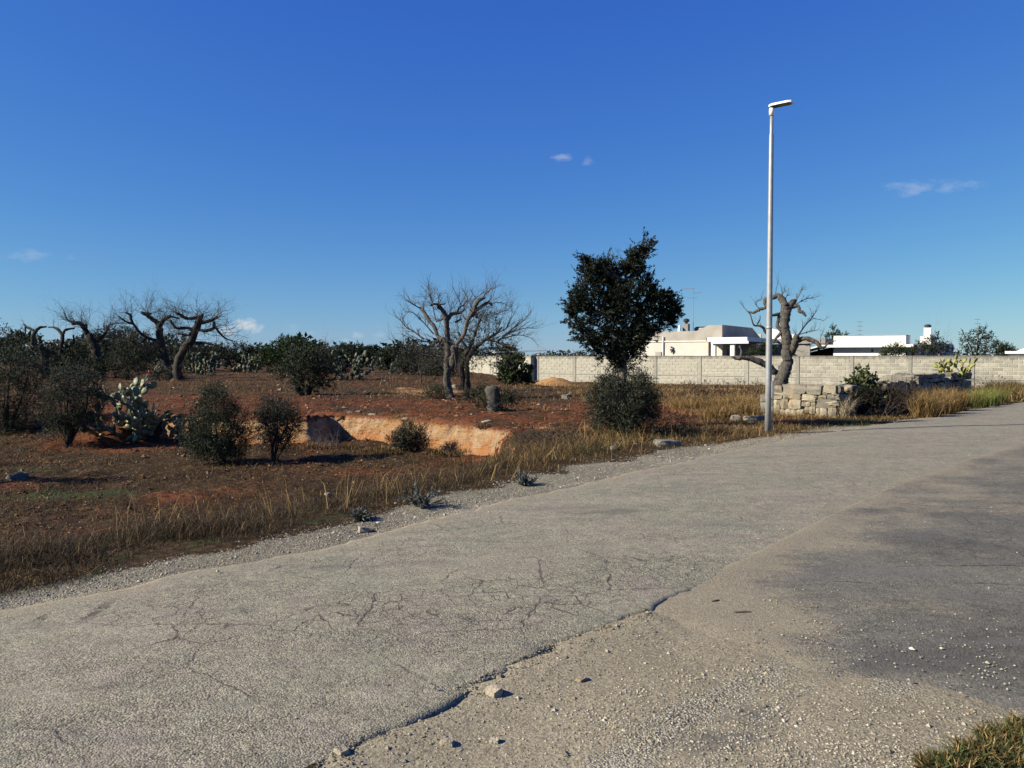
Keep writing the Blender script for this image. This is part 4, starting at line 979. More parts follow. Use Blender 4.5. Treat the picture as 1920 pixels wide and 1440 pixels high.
def twigspray(mb, rng, s, d, ln, r, lvl, up=.25, kids=3, curl=.35):
    n = 5; pts = [np.array(s)]; d = np.array(d) / np.linalg.norm(d); ds = [d]
    for i in range(n):
        d = d + rng.normal(size=3) * curl * .45; d[2] += up * .25; d /= np.linalg.norm(d); pts.append(pts[-1] + d * ln / n); ds.append(d)
    rr = np.linspace(r, r * .35, n + 1); tube(mb, pts, rr, 3 if lvl < 2 else 4, None, None, 0, False)
    if lvl > 0:
        for k in range(kids + int(rng.integers(0, 2))):
            i = int(rng.integers(1, n + 1)); dd = ds[i] + rng.normal(size=3) * .75; dd[2] += up
            twigspray(mb, rng, pts[i], dd, ln * rng.uniform(.45, .75), rr[i] * .62, lvl - 1, up, kids, curl)
def dead_tree(name, label, base, scale, org, trunk, limbs, seed, sprays=40, sl=.9, lvl=2, d=None, mat='bark_dead', group=None, twmat='twig_grey', extra=None, cat='tree', minr=.006, up=.35, rscale=1, curl=.35):
    rng = np.random.default_rng(seed); b = gp(*base)
    if d is not None: b = P(base[0], base[1], d); b[2] = Hs(b[0], b[1])
    d = b[1]; k = d / F / scale; r = thing(name, label, cat, b, group); done = []
    if rscale != 1: trunk = [[(x, y, rr * rscale) for (x, y, rr) in t] for t in trunk]; limbs = [[(x, y, rr * rscale) for (x, y, rr) in t] for t in limbs]
    def conv(l, d0, sl_):
        x0, y0 = l[0][:2]; out = []
        for (x, y, rr) in l:
            off = sl_ * math.hypot(x - x0, y - y0) * k; out.append(P(org[0] + x / scale, org[1] + y / scale, d0 + off))
        return out
    def build(nm, l, d0, s_):
        pts = conv(l, d0, s_); 
        if nm == 'trunk': pts[0] = pts[0] + np.array([0, 0, -(pts[0][2] - b[2]) - .1 if pts[0][2] > b[2] - .1 else -.1])
        c = catmull(pts, 5); c[1:-1] += rng.normal(size=(len(c) - 2, 3)) * .012 * np.mean([q[2] for q in l]) * k * 6 * .5
        rr = np.maximum(catmull([[q[2] * k, 0, 0] for q in l], 5)[:, 0], minr)
        if nm == 'trunk': rr[:3] *= np.array([1.35, 1.18, 1.06])
        mb = MB(); tube(mb, c, rr, 10 if nm == 'trunk' else 7, None, rng, .36 if rr.mean() > .04 else .22); mb.build(nm, M[mat], r, True)
        for q, p_, rad_ in zip(c, c, rr): done.append((q, rad_))
    for i, t in enumerate(trunk): build('trunk', t, d, 0.)
    for l in limbs:
        q0 = P(org[0] + l[0][0] / scale, org[1] + l[0][1] / scale, d); A = np.array([x[0] for x in done]); j = np.argmin((A[:, 0] - q0[0]) ** 2 + (A[:, 2] - q0[2]) ** 2)
        build('limb', l, A[j, 1], rng.uniform(-.55, .55))
    tw = MB(); A = np.array([x[0] for x in done]); Rr = np.array([x[1] for x in done]); cx = A[:, :].mean(0)
    hi = np.nonzero(A[:, 2] > b[2] + .45 * (A[:, 2].max() - b[2]))[0]
    for _ in range(sprays):
        j = int(rng.choice(hi)); o = A[j] - cx; o = o / (np.linalg.norm(o) + .1); dd = o * .8 + rng.normal(size=3) * .55; dd[2] += up
        twigspray(tw, rng, A[j], dd, sl * rng.uniform(.5, 1.25), max(minr * .9, min(Rr[j] * .3, .016)), lvl, up * .7, 3, curl)
    if extra:
        for l in extra:
            pts = conv(l, d + rng.uniform(-.3, .3), rng.uniform(-.3, .3)); c = catmull(pts, 4); rr = np.maximum(catmull([[q[2] * k, 0, 0] for q in l], 4)[:, 0], minr * .8); tube(tw, c, rr, 4)
            for j in range(2, len(c), 2):
                for _ in range(2): dd = (c[min(j + 1, len(c) - 1)] - c[j - 1]); dd = dd / (np.linalg.norm(dd) + 1e-6) + rng.normal(size=3) * .6; dd[2] += .3; twigspray(tw, rng, c[j], dd, sl * .55 * rng.uniform(.5, 1.2), rr[j] * .7, 1, .3)
    tw.build('twigs', M[twmat], r)['kind'] = 'stuff'; return r, b
# --- dead olive in the middle
mid_tree, mb_ = dead_tree('dead_olive_tree', 'large bare dead olive with pollarded limbs standing alone in mid field', (840, 744), 6, (720, 520),
  [[(745, 1350, 62), (722, 1250, 50), (705, 1150, 44), (720, 1050, 48), (716, 950, 48), (722, 850, 44), (715, 760, 38), (712, 700, 32)]],
  [[(745, 1020, 44), (775, 960, 46), (795, 890, 40), (792, 820, 36), (775, 770, 22)],
   [(715, 720, 36), (715, 660, 30), (705, 560, 30), (700, 480, 32), (680, 410, 27), (640, 350, 24), (595, 335, 15)],
   [(705, 500, 26), (745, 430, 22), (800, 405, 18), (860, 400, 15), (905, 365, 8)], [(830, 400, 12), (835, 360, 12), (870, 325, 8), (905, 320, 4)],
   [(660, 370, 18), (620, 310, 13), (560, 300, 13), (520, 320, 11)], [(620, 305, 9), (680, 300, 8), (690, 288, 5)],
   [(710, 720, 26), (645, 692, 24), (598, 650, 21), (570, 565, 23), (520, 500, 22), (470, 420, 20), (425, 362, 17), (400, 335, 10)],
   [(440, 365, 10), (446, 320, 8), (443, 275, 5)], [(585, 492, 13), (640, 480, 11), (682, 450, 9)],
   [(795, 810, 26), (840, 722, 25), (890, 660, 22), (920, 580, 23), (936, 500, 23), (965, 440, 25), (1010, 380, 23), (1032, 310, 28), (1060, 262, 26), (1110, 235, 19), (1142, 230, 8)],
   [(1018, 380, 17), (1080, 340, 17), (1130, 300, 16), (1190, 285, 16), (1216, 322, 11)], [(950, 450, 15), (1000, 420, 15), (1040, 420, 18), (1040, 462, 10)],
   [(920, 470, 10), (880, 425, 8), (860, 425, 5)], [(700, 690, 20), (650, 690, 18), (630, 740, 15), (600, 792, 8)], [(800, 510, 12), (830, 490, 12), (880, 465, 6)], [(735, 770, 20), (770, 755, 14), (800, 750, 8)]],
  3, 110, 1.05, 2, curl=.55, extra=[[(660, 890, 9), (500, 880, 7), (380, 850, 6), (300, 790, 5), (150, 740, 3), (60, 690, 2)], [(450, 700, 10), (350, 620, 8), (250, 560, 6), (180, 480, 4), (120, 440, 2)], [(560, 640, 8), (420, 480, 5), (330, 400, 4), (240, 380, 3)], [(410, 350, 8), (320, 300, 5), (245, 250, 3)], [(560, 310, 7), (510, 200, 5), (500, 100, 3)], [(580, 480, 7), (540, 280, 5), (520, 140, 3)], [(870, 320, 6), (830, 230, 4), (770, 100, 2)], [(880, 320, 6), (940, 240, 4), (870, 100, 2)], [(1110, 240, 7), (1160, 160, 5), (1250, 120, 3)], [(500, 730, 8), (350, 700, 5), (230, 760, 4), (210, 560, 3), (200, 400, 2)], [(960, 420, 6), (1010, 260, 4), (1150, 150, 2)], [(640, 720, 7), (400, 720, 5), (200, 640, 3)]], up=.4)
# --- half-leafed olive right behind it
dead_tree('olive_tree', 'sparse half-dead olive with twin trunks behind the lone dead olive', (870, 719), 6, (720, 520),
  [[(882, 1195, 32), (885, 1100, 26), (880, 1000, 28), (900, 900, 30), (960, 800, 26)], [(935, 1195, 34), (938, 1080, 26), (930, 980, 28), (960, 880, 28), (1040, 780, 24)]],
  [[(960, 800, 22), (1010, 680, 18), (1050, 560, 14), (1100, 440, 9), (1140, 380, 5)], [(1040, 780, 22), (1150, 700, 18), (1250, 640, 14), (1330, 560, 8)], [(950, 820, 20), (880, 720, 14), (840, 620, 9)], [(1150, 700, 16), (1250, 720, 12), (1350, 760, 8), (1450, 790, 5)]],
  13, 70, 1.5, 2, d=40, mat='bark_olive', twmat='twig_grey', extra=[[(1280, 720, 12), (1420, 600, 7), (1540, 510, 5), (1650, 410, 3)], [(1300, 700, 10), (1420, 620, 6), (1600, 570, 4), (1720, 575, 2)], [(1320, 690, 9), (1500, 650, 5), (1620, 670, 3), (1710, 720, 2)], [(1290, 620, 8), (1380, 560, 5), (1440, 400, 3), (1430, 300, 2)], [(1200, 430, 8), (1290, 400, 5), (1400, 360, 3), (1440, 310, 2)]], minr=.008)
rr_ = np.random.default_rng(8); ob = [o for o in COL.objects if o.get('label', '').startswith('sparse half-dead')][0]
mc = MB(); leaf_cloud(mc, rr_, blobs_px([(900, 640, 34), (930, 665, 34), (880, 665, 34), (915, 610, 26), (905, 590, 14), (955, 650, 18), (870, 690, 20), (950, 675, 22), (845, 675, 22), (960, 660, 12), (925, 600, 12), (800, 670, 24), (820, 690, 26), (780, 690, 20)], 40, rr_), 9000, .09, .03, GREY + OLIVE_D, .35, 9); mc.build('crown', M['leaf'], ob)
# --- old dead olive behind the dry stone wall
T4 = dead_tree('dead_olive_tree', 'thick twisted dead olive with cut limbs behind the dry stone wall', (1462, 745), 4.8, (1380, 530),
  [[(395, 1000, 66), (400, 930, 64), (412, 860, 64), (440, 780, 60), (465, 710, 46), (455, 640, 46), (465, 560, 46), (450, 480, 46), (438, 420, 38), (438, 340, 40), (450, 270, 46), (452, 215, 42)]],
  [[(500, 640, 24), (515, 590, 36), (535, 520, 34), (545, 470, 24)], [(355, 810, 32), (290, 755, 32), (240, 725, 29), (170, 695, 27), (100, 675, 24), (40, 675, 24), (0, 682, 15), (-35, 665, 9)], [(45, 670, 15), (52, 610, 13), (28, 570, 10)],
   [(445, 215, 38), (415, 160, 34), (380, 120, 27), (340, 130, 25), (300, 150, 22), (262, 150, 19), (266, 190, 18), (268, 225, 14), (215, 240, 17), (160, 268, 13), (105, 262, 8)],
   [(470, 225, 36), (508, 182, 30), (540, 155, 14)], [(490, 228, 17), (558, 210, 15), (570, 255, 15), (602, 268, 14), (630, 302, 10)],
   [(550, 520, 22), (620, 500, 19), (680, 515, 19), (730, 540, 17), (760, 580, 15), (800, 575, 9), (840, 535, 7), (900, 522, 4)],
   [(410, 430, 20), (372, 390, 17), (380, 330, 15), (395, 280, 13)], [(405, 450, 15), (360, 500, 12), (330, 545, 8)], [(395, 282, 15), (330, 292, 14), (280, 300, 8)],
   [(290, 470, 12), (262, 440, 13), (250, 410, 13), (215, 388, 11), (160, 380, 8), (130, 290, 5), (105, 260, 3)], [(190, 375, 6), (215, 330, 5), (215, 290, 3)]],
  5, 9, .6, 1, d=27.0, extra=[[(560, 475, 7), (620, 390, 5), (680, 320, 4), (740, 230, 2)], [(570, 465, 5), (660, 440, 4), (740, 425, 2)], [(520, 190, 6), (570, 110, 4), (590, 60, 2)], [(530, 200, 5), (620, 150, 4), (720, 130, 2)], [(440, 150, 5), (470, 90, 3)], [(400, 110, 4), (440, 85, 2)], [(215, 240, 4), (170, 180, 3), (225, 150, 2)], [(110, 265, 4), (60, 210, 2)], [(690, 320, 3), (790, 340, 2)], [(580, 550, 4), (650, 570, 2)]], minr=.005)
# --- dead olives on the left
LT = (0, 520)
dead_tree('dead_olive_tree', 'dead olive leaning right with crooked limbs, right of the dead pair on the left', (335, 713), 4, LT,
  [[(1338, 770, 42), (1330, 690, 38), (1350, 600, 36), (1400, 520, 38), (1440, 470, 34), (1456, 415, 36)]],
  [[(1456, 420, 30), (1482, 360, 32), (1500, 310, 24), (1522, 278, 13)], [(1490, 345, 20), (1560, 330, 17), (1612, 310, 15), (1632, 298, 8)], [(1460, 400, 20), (1400, 380, 14), (1335, 385, 12), (1292, 350, 10), (1280, 318, 8)],
   [(1480, 300, 16), (1420, 312, 15), (1370, 297, 14), (1342, 275, 11), (1315, 270, 7)], [(1605, 330, 14), (1602, 378, 15), (1550, 400, 17), (1500, 395, 14)], [(1610, 370, 11), (1660, 430, 10), (1700, 462, 7), (1760, 480, 4)], [(1470, 490, 16), (1530, 490, 11), (1592, 500, 7)], [(1440, 440, 14), (1380, 430, 10), (1330, 420, 7)]],
  7, 150, 1.75, 2, curl=.75, rscale=.82, minr=.014, twmat='twig', mat='bark_olive', up=.1)
dead_tree('dead_olive_tree', 'dead olive with forked top and drooping limb, left of the dead pair', (315, 708), 4, LT,
  [[(1285, 760, 44), (1262, 680, 38), (1240, 600, 34), (1215, 500, 34), (1200, 420, 32), (1195, 350, 30)]],
  [[(1195, 352, 24), (1140, 312, 20), (1100, 280, 20), (1060, 262, 13)], [(1195, 352, 20), (1240, 312, 18), (1282, 288, 14)], [(1190, 480, 14), (1080, 440, 14), (1022, 380, 12), (985, 320, 12), (980, 282, 10), (940, 265, 7)], [(1100, 275, 13), (1136, 272, 9)], [(1275, 292, 9), (1345, 310, 6)], [(1100, 450, 11), (1060, 490, 9), (1000, 500, 6)], [(1000, 350, 9), (940, 330, 7), (890, 290, 4)]],
  9, 150, 1.8, 2, curl=.75, rscale=.82, minr=.014, twmat='twig', mat='bark_olive', up=.15)
dead_tree('dead_olive_tree', 'dead olive with a hooked bare limb above dark bushes on the left', (185, 700), 4, LT,
  [[(740, 720, 44), (735, 640, 40), (720, 560, 38), (700, 500, 34), (662, 430, 27)]], [[(662, 435, 24), (640, 390, 23), (602, 345, 20), (540, 345, 14)], [(640, 380, 14), (646, 350, 10)], [(728, 480, 15), (790, 420, 13), (802, 380, 10), (832, 348, 5)], [(610, 345, 10), (520, 330, 7), (480, 260, 4)]],
  15, 80, 1.7, 2, curl=.7, rscale=.85, d=62, minr=.014, twmat='twig', mat='bark_olive', up=.3)
dead_tree('dead_olive_tree', 'small two-armed dead olive nearest the left edge', (80, 700), 4, LT,
  [[(330, 720, 30), (335, 620, 26), (310, 540, 22), (255, 505, 18), (250, 430, 15)]], [[(250, 435, 14), (270, 400, 13), (300, 375, 10), (352, 370, 5)], [(262, 402, 11), (230, 385, 9), (200, 370, 9), (178, 350, 6)], [(190, 370, 7), (190, 425, 5)], [(310, 530, 14), (380, 560, 10), (420, 580, 6)]],
  16, 10, .9, 1, d=58, minr=.012, twmat='twig', mat='bark_olive')
dead_tree('dead_olive_tree', 'slender forked dead olive second from the left edge', (112, 700), 4, LT,
  [[(450, 720, 22), (455, 600, 18), (460, 520, 16), (470, 460, 15), (466, 420, 13)]], [[(466, 425, 12), (432, 390, 11), (400, 375, 7), (362, 375, 4)], [(470, 432, 12), (490, 395, 11), (560, 380, 7)], [(462, 480, 8), (390, 490, 5)], [(466, 540, 9), (550, 500, 8), (550, 430, 6)]],
  17, 14, .9, 1, d=60, minr=.012, twmat='twig', mat='bark_olive')
# --- cypress
def cypress():
    rng = np.random.default_rng(31); d = 18.2; b = P(1168, 700, d); b[2] = Hs(b[0], b[1]); r = thing('cypress_tree', 'dark ragged cypress with a tilted top behind the round bush', 'tree', b)
    bl = [(1214, 463, 7), (1207, 474, 10), (1197, 484, 12), (1188, 494, 14), (1176, 512, 22), (1196, 508, 15), (1104, 497, 10), (1096, 492, 7), (1108, 512, 16), (1136, 500, 12), (1120, 505, 10), (1140, 535, 34), (1095, 522, 9), (1105, 545, 20), (1170, 556, 40), (1212, 540, 16), (1220, 560, 20), (1083, 556, 13), (1077, 574, 10), (1070, 590, 9), (1068, 600, 7), (1094, 580, 22), (1135, 590, 42), (1190, 596, 38), (1228, 572, 18), (1245, 562, 13), (1258, 572, 12), (1264, 588, 10), (1252, 600, 12), (1240, 592, 14), (1266, 578, 8), (1256, 610, 7), (1083, 610, 12), (1092, 628, 15), (1112, 642, 16), (1150, 640, 30), (1188, 636, 28), (1216, 622, 12), (1228, 625, 7), (1110, 652, 10), (1134, 662, 16), (1162, 668, 20), (1190, 656, 16), (1202, 646, 10), (1152, 684, 11), (1172, 684, 10)]
    B = blobs_px(bl, d, rng, .6); mc = MB(); pal = np.array(CYP); k = d / F
    # tufts: flattened fans of scale sprays
    for (c, rr) in B:
        rr = rr * .88; nt = int(max(9, 1.15 * (rr / k) ** 1.45 * .85)); s, dr = shoots(rng, c, rr, nt, .45, 1.35, .05)
        per = 26
        for i in range(nt):
            spike = rng.random() < .35; a = dr[i] + (np.array([.25, 0, .35]) if spike else 0); a = a / np.linalg.norm(a); t = rng.uniform(-.02, 1, per); L = rng.uniform(.26, .42) if spike else rng.uniform(.12, .22); side = np.cross(a, rng.normal(size=3)); side /= np.linalg.norm(side)
            pos = s[i] + a * (t * L)[:, None] + side * (rng.uniform(-.5, .5, per) * (1.05 - t) * L * (.45 if spike else .8))[:, None] + rng.normal(size=(per, 3)) * .012
            dd = a + side * rng.uniform(-.8, .8, per)[:, None] + rng.normal(size=(per, 3)) * .35
            leaves(mc, pos, dd, .062 * rng.uniform(.7, 1.3, per), .026 * rng.uniform(.7, 1.3, per), pal[rng.integers(4, size=per)] * rng.uniform(.6, 1.5) * rng.uniform(.8, 1.2, (per, 1)), rng)
    mc.build('crown', M['leaf'], r)
    mt = MB(); pts = [(b[0], d, b[2] - .1), P(1167, 740, d), P(1168, 690, d), P(1170, 640, d), P(1172, 590, d), P(1180, 530, d), P(1200, 480, d)]; tube(mt, catmull(pts, 4), np.interp(np.arange(25), [0, 8, 24], [.13, .085, .015]), 9, None, rng, .2)
    mt.build('trunk', M['bark_cypress'], r, True)
    ml = MB()
    for (c, rr) in B:
        if rng.random() < .75:
            zt = max(b[2] + 1.3, c[2] - rng.uniform(.2, .6)); f = (zt - b[2]) / 4.2; st = np.array([b[0] + .04 * f, d, zt]); tube(ml, catmull([st, (st + c) / 2 + np.array([0, 0, .05]), c], 4), np.linspace(.03, .008, 9), 5)
    ml.build('branches', M['bark_cypress'], r); mw = MB()
    for p0, p1 in (((1158, 487), (1132, 466)), ((1150, 490), (1118, 478)), ((1165, 480), (1150, 470)), ((1180, 490), (1172, 468)), ((1185, 480), (1165, 468))): a = P(*p0, d); twigspray(mw, rng, a, P(*p1, d) - a, np.linalg.norm(P(*p1, d) - a) * 1.1, .006, 1, .1)
    for _ in range(60): a = P(rng.uniform(1135, 1200), rng.uniform(675, 705), d + .1); twigspray(mw, rng, a, rng.normal(size=3) + np.array([0, 0, -.9]), .35, .005, 1, 0)
    mw.build('dead_twigs', M['twig'], r)['kind'] = 'stuff'
cypress()
# --- near olive bushes and shrubs
bush('olive_bush', 'large round olive bush growing in front of the cypress trunk', 'bush', (1172, 815), [(1170, 765, 46), (1140, 738, 32), (1200, 738, 32), (1122, 765, 22), (1216, 765, 20), (1135, 795, 27), (1205, 790, 27), (1170, 798, 30), (1124, 717, 8), (1210, 708, 9), (1144, 718, 16), (1194, 716, 16), (1170, 722, 12), (1225, 745, 12), (1112, 745, 9), (1228, 776, 9)], 21000, OLIVE, .062, .019, .2, None, seed=2, lo=.2, tr=.05)
bush('young_olive', 'dense dark young olive on a pale stake before the cut bank', 'bush', (420, 868), [(405, 765, 34), (402, 742, 20), (372, 786, 26), (440, 786, 28), (405, 812, 46), (440, 828, 30), (372, 824, 32), (418, 842, 26), (400, 728, 9), (350, 800, 16), (462, 812, 16), (395, 850, 22), (440, 852, 18), (365, 846, 16)], 17000, OLIVE_D, .06, .018, .2, [[(421, 872, 2.4), (420, 855, 2.2), (418, 835, 2)]], seed=3, lo=.2)
bush('young_olive', 'thin pale young olive right of the dense dark one', 'bush', (512, 862), [(520, 772, 25), (500, 788, 20), (545, 788, 20), (520, 802, 28), (547, 806, 17), (503, 763, 11), (538, 765, 11), (490, 778, 9), (515, 828, 18), (535, 832, 14), (500, 820, 14)], 8500, OLIVE, .06, .018, .22, [[(512, 864, 3), (511, 840, 2.5), (518, 815, 2)]], seed=4)
bush('young_olive', 'leaning young olive with exposed trunk left of the prickly pear', 'bush', (128, 838), [(130, 716, 32), (105, 732, 24), (165, 722, 27), (122, 765, 36), (168, 752, 24), (142, 790, 20), (95, 786, 18), (115, 808, 18), (185, 745, 14), (95, 815, 14), (160, 790, 18), (80, 760, 16)], 14000, OLIVE, .065, .02, .24, [[(128, 840, 6), (130, 815, 5.5), (140, 790, 4.5), (136, 765, 3.5), (131, 750, 3)]], seed=5)
bush('young_olive', 'broad dark olive cut off by the left edge of the view', 'bush', (8, 812), [(20, 685, 40), (52, 700, 30), (8, 740, 42), (58, 745, 24), (22, 780, 24), (-45, 730, 50), (-60, 780, 40), (72, 700, 16), (40, 790, 22), (10, 800, 22), (60, 775, 20), (80, 735, 16)], 17000, OLIVE_D, .07, .021, .26, [[(8, 814, 6), (10, 790, 5), (14, 760, 4)]], seed=6)
bush('olive_bush', 'round dark olive bush behind the prickly pear', 'bush', (238, 712), [(240, 662, 28), (220, 678, 20), (262, 682, 20), (238, 648, 17), (245, 695, 18), (225, 700, 12)], 7500, OLIVE_D, .13, .042, .45, [[(238, 714, 4), (238, 695, 3.5)]], seed=7)
bush('olive_bush', 'old olive resprouting over its trunk in the middle of the red field', 'bush', (568, 741), [(570, 688, 34), (602, 678, 26), (545, 704, 18), (580, 716, 27), (606, 708, 20), (560, 668, 18), (530, 690, 12), (625, 690, 14)], 9500, OLIVE_D, .11, .034, .38, [[(562, 743, 9), (556, 728, 7), (552, 715, 5)], [(575, 743, 7), (580, 725, 6)]], seed=8)
bush('olive_bush', 'olive bush beyond the left edge throwing a long shadow across the red soil', 'bush', (-175, 912), [(-175, 740, 45), (-200, 790, 45), (-150, 795, 42), (-175, 850, 55), (-130, 765, 30), (-215, 750, 30)], 7000, OLIVE_D, .06, .018, .22, None, seed=33, lo=.2)
bush('pit_shrub', 'small shrub at the foot of the cut bank, green left and brown right', 'shrub', (765, 846), [(768, 808, 12), (752, 822, 14), (738, 830, 8), (768, 828, 15), (757, 838, 12)], 3600, OLIVE, .06, .02, .2, None, seed=9)
bush('dry_shrub', 'brown dry half of the shrub at the foot of the cut bank', 'shrub', (785, 846), [(788, 822, 13), (793, 835, 12), (780, 838, 12), (788, 808, 8)], 2600, BROWN, .05, .015, .2, None, seed=10)
bush('fig_bush', 'leafy fig bush standing before the shaded gap in the block wall', 'bush', (965, 722), [(952, 688, 14), (970, 678, 11), (984, 698, 13), (960, 702, 17), (944, 680, 7), (978, 712, 12), (948, 708, 12), (990, 712, 8)], 3600, FIG, .17, .13, .4, [[(985, 724, 1.6), (984, 705, 1.4), (988, 690, 1)], [(978, 724, 1.4), (976, 705, 1.2)]], seed=11, mat='bark_dead')
bush('fig_bush', 'pale-leaved fig shoots growing over the dry stone wall', 'bush', (1604, 775), [(1606, 712, 8), (1618, 708, 8), (1596, 722, 9), (1628, 718, 7), (1612, 722, 11), (1640, 730, 8), (1604, 735, 10), (1625, 735, 11), (1648, 742, 7), (1612, 698, 4)], 900, FIG + [(.13, .14, .05)], .12, .085, .25, [[(1604, 770, 1.5), (1606, 740, 1.2), (1610, 705, .8)], [(1610, 770, 1.4), (1622, 735, 1), (1628, 712, .7)]], seed=12, d=22.6, mat='bark_dead')
def stump():
    rng = np.random.default_rng(4); b = gp(926, 772); d = b[1]; k = d / F; r = thing('olive_stump', 'thick cut olive stump ringed by leafy shoots in the red field', 'stump', b)
    m = MB(); t = np.linspace(0, 1, 9); tp = P(924, 724, d); pts = [b + (tp - b) * q + np.array([.02 * math.sin(q * 5), 0, -.1 * (1 - q)]) for q in t]; tube(m, pts, np.interp(t, [0, .3, .9, 1], [15, 12, 13, 10]) * k, 14, None, rng, .28); m.build('trunk', M['bark_dead'], r, True)
    mc = MB(); ms = MB(); leaf_cloud(mc, rng, blobs_px([(945, 752, 16), (935, 762, 15), (955, 745, 10), (910, 750, 10), (905, 762, 12), (962, 752, 9), (925, 765, 13), (900, 742, 7), (970, 740, 6)], d, rng), 3200, .07, .022, OLIVE_D, .25, 9, .5, 1.25, .2, ms); mc.build('shoots', M['leaf'], r); ms.build('shoot_stems', M['twig'], r)
stump()
bush('olive_sucker', 'low green sucker shoots at the base of the lone dead olive', 'shrub', (815, 748), [(812, 738, 12), (825, 733, 10), (800, 742, 8), (832, 742, 9)], 1800, FIG + OLIVE, .07, .022, .22, None, seed=14, up=.7)
bush('olive_sucker', 'low green shoots between the dead olive and the stump', 'shrub', (885, 752), [(884, 742, 9), (872, 745, 7), (898, 738, 8), (905, 728, 7)], 1500, OLIVE, .07, .022, .22, None, seed=15, up=.6)
bush('olive_bush', 'grey-green shrub at the foot of the leaning dead olive on the left', 'bush', (310, 714), [(305, 702, 9), (322, 700, 9), (290, 706, 7), (340, 705, 7)], 1600, OLIVE, .13, .045, .35, None, seed=16)
# --- middle and far background trees
bush('carob_tree', 'rounded bright green carob rising above the treeline', 'tree', (545, 700), [(545, 652, 24), (520, 658, 20), (572, 656, 20), (596, 668, 14), (492, 672, 16), (552, 676, 28), (515, 682, 20), (585, 684, 18), (500, 660, 9), (535, 640, 11), (560, 640, 9)], 14000, BRIGHT, .19, .085, .4, [[(545, 700, 4), (546, 680, 3)]], seed=20, d=78, lo=.5)
BG = [  # px, base, blobs, palette, d, label
 (30, [(10, 640, 28), (35, 650, 30), (60, 648, 24), (20, 670, 34), (60, 680, 28), (88, 665, 18), (-30, 660, 40), (5, 618, 10)], DARKG, 52, 'tall dark tree at the far left edge beyond the near olives'),
 (110, [(110, 672, 22), (135, 668, 24), (95, 660, 14), (150, 680, 20), (120, 690, 20)], DARKG, 60, 'dark thicket under the slender forked dead olive'),
 (190, [(170, 640, 22), (195, 630, 20), (210, 645, 24), (180, 665, 30), (150, 660, 18), (215, 625, 12)], OLIVE_D, 75, 'grey-green tree behind the hooked dead olive'),
 (260, [(235, 632, 20), (265, 640, 22), (290, 660, 20), (250, 660, 24), (280, 680, 20)], OLIVE_D, 78, 'grey-green tree behind the forked dead olive'),
 (150, [(120, 690, 18), (150, 695, 20), (180, 690, 18), (205, 695, 14)], DARKG, 56, 'low dark bush below the hooked dead olive'),
 (390, [(375, 665, 18), (395, 662, 16), (362, 680, 16), (385, 682, 18)], DARKG, 82, 'dark bush right of the leaning dead olive'),
 (440, [(425, 668, 18), (450, 660, 18), (470, 672, 18), (440, 684, 20), (415, 655, 10), (478, 660, 10)], DARKG, 84, 'dark green bush between the prickly pears and the carob'),
 (640, [(625, 670, 16), (645, 662, 16), (662, 672, 14), (640, 684, 16), (612, 660, 10)], OLIVE_D, 80, 'grey bush just right of the carob'),
 (690, [(680, 665, 12), (700, 660, 12), (715, 668, 12), (690, 676, 14)], DARKG, 120, 'dark green tree beyond the middle field'),
 (720, [(715, 675, 13), (730, 668, 13), (740, 680, 13), (722, 688, 12)], OLIVE_D, 90, 'olive tree left of the lone dead olive in the background'),
 (770, [(760, 672, 14), (780, 668, 14), (795, 680, 14), (770, 688, 14), (745, 690, 10)], GREY + OLIVE_D, 70, 'grey scrub behind the left twigs of the lone dead olive'),
 (330, [(315, 645, 14), (340, 650, 16), (360, 660, 16), (325, 668, 18), (350, 680, 16), (300, 675, 14)], DARKG, 88, 'dark tree filling the gap behind the dead pair'),
 (480, [(470, 668, 12), (490, 664, 12), (505, 672, 12), (480, 682, 14), (460, 676, 10)], DARKG, 95, 'dark green tree just left of the carob'),
 (665, [(650, 660, 12), (672, 656, 12), (690, 662, 12), (668, 672, 16), (700, 674, 12), (640, 670, 10)], DARKG, 100, 'dark green tree behind the pale prickly pear clump'),
 (760, [(735, 662, 10), (752, 656, 11), (772, 660, 11), (756, 672, 13), (790, 668, 10)], DARKG, 105, 'dark green tree behind the grey scrub left of the lone dead olive'),
 (240, [(215, 640, 14), (240, 628, 12), (262, 650, 16), (225, 662, 18), (250, 672, 16), (280, 655, 14)], DARKG, 90, 'dark green tree behind the grey-green trees on the left'),
 (825, [(815, 690, 14), (835, 685, 14), (800, 698, 12), (845, 700, 10)], OLIVE_D, 66, 'low olive scrub behind the lone dead olive trunk'),
]
for i, (px, bl, pal, d, lb) in enumerate(BG):
    k = d / F; bush('background_tree', lb, 'tree', (px, 690), bl, 5200, pal, .17 * d / 70, .075 * d / 70, .5, None, d=d, seed=40 + i, lo=.4, per=8)
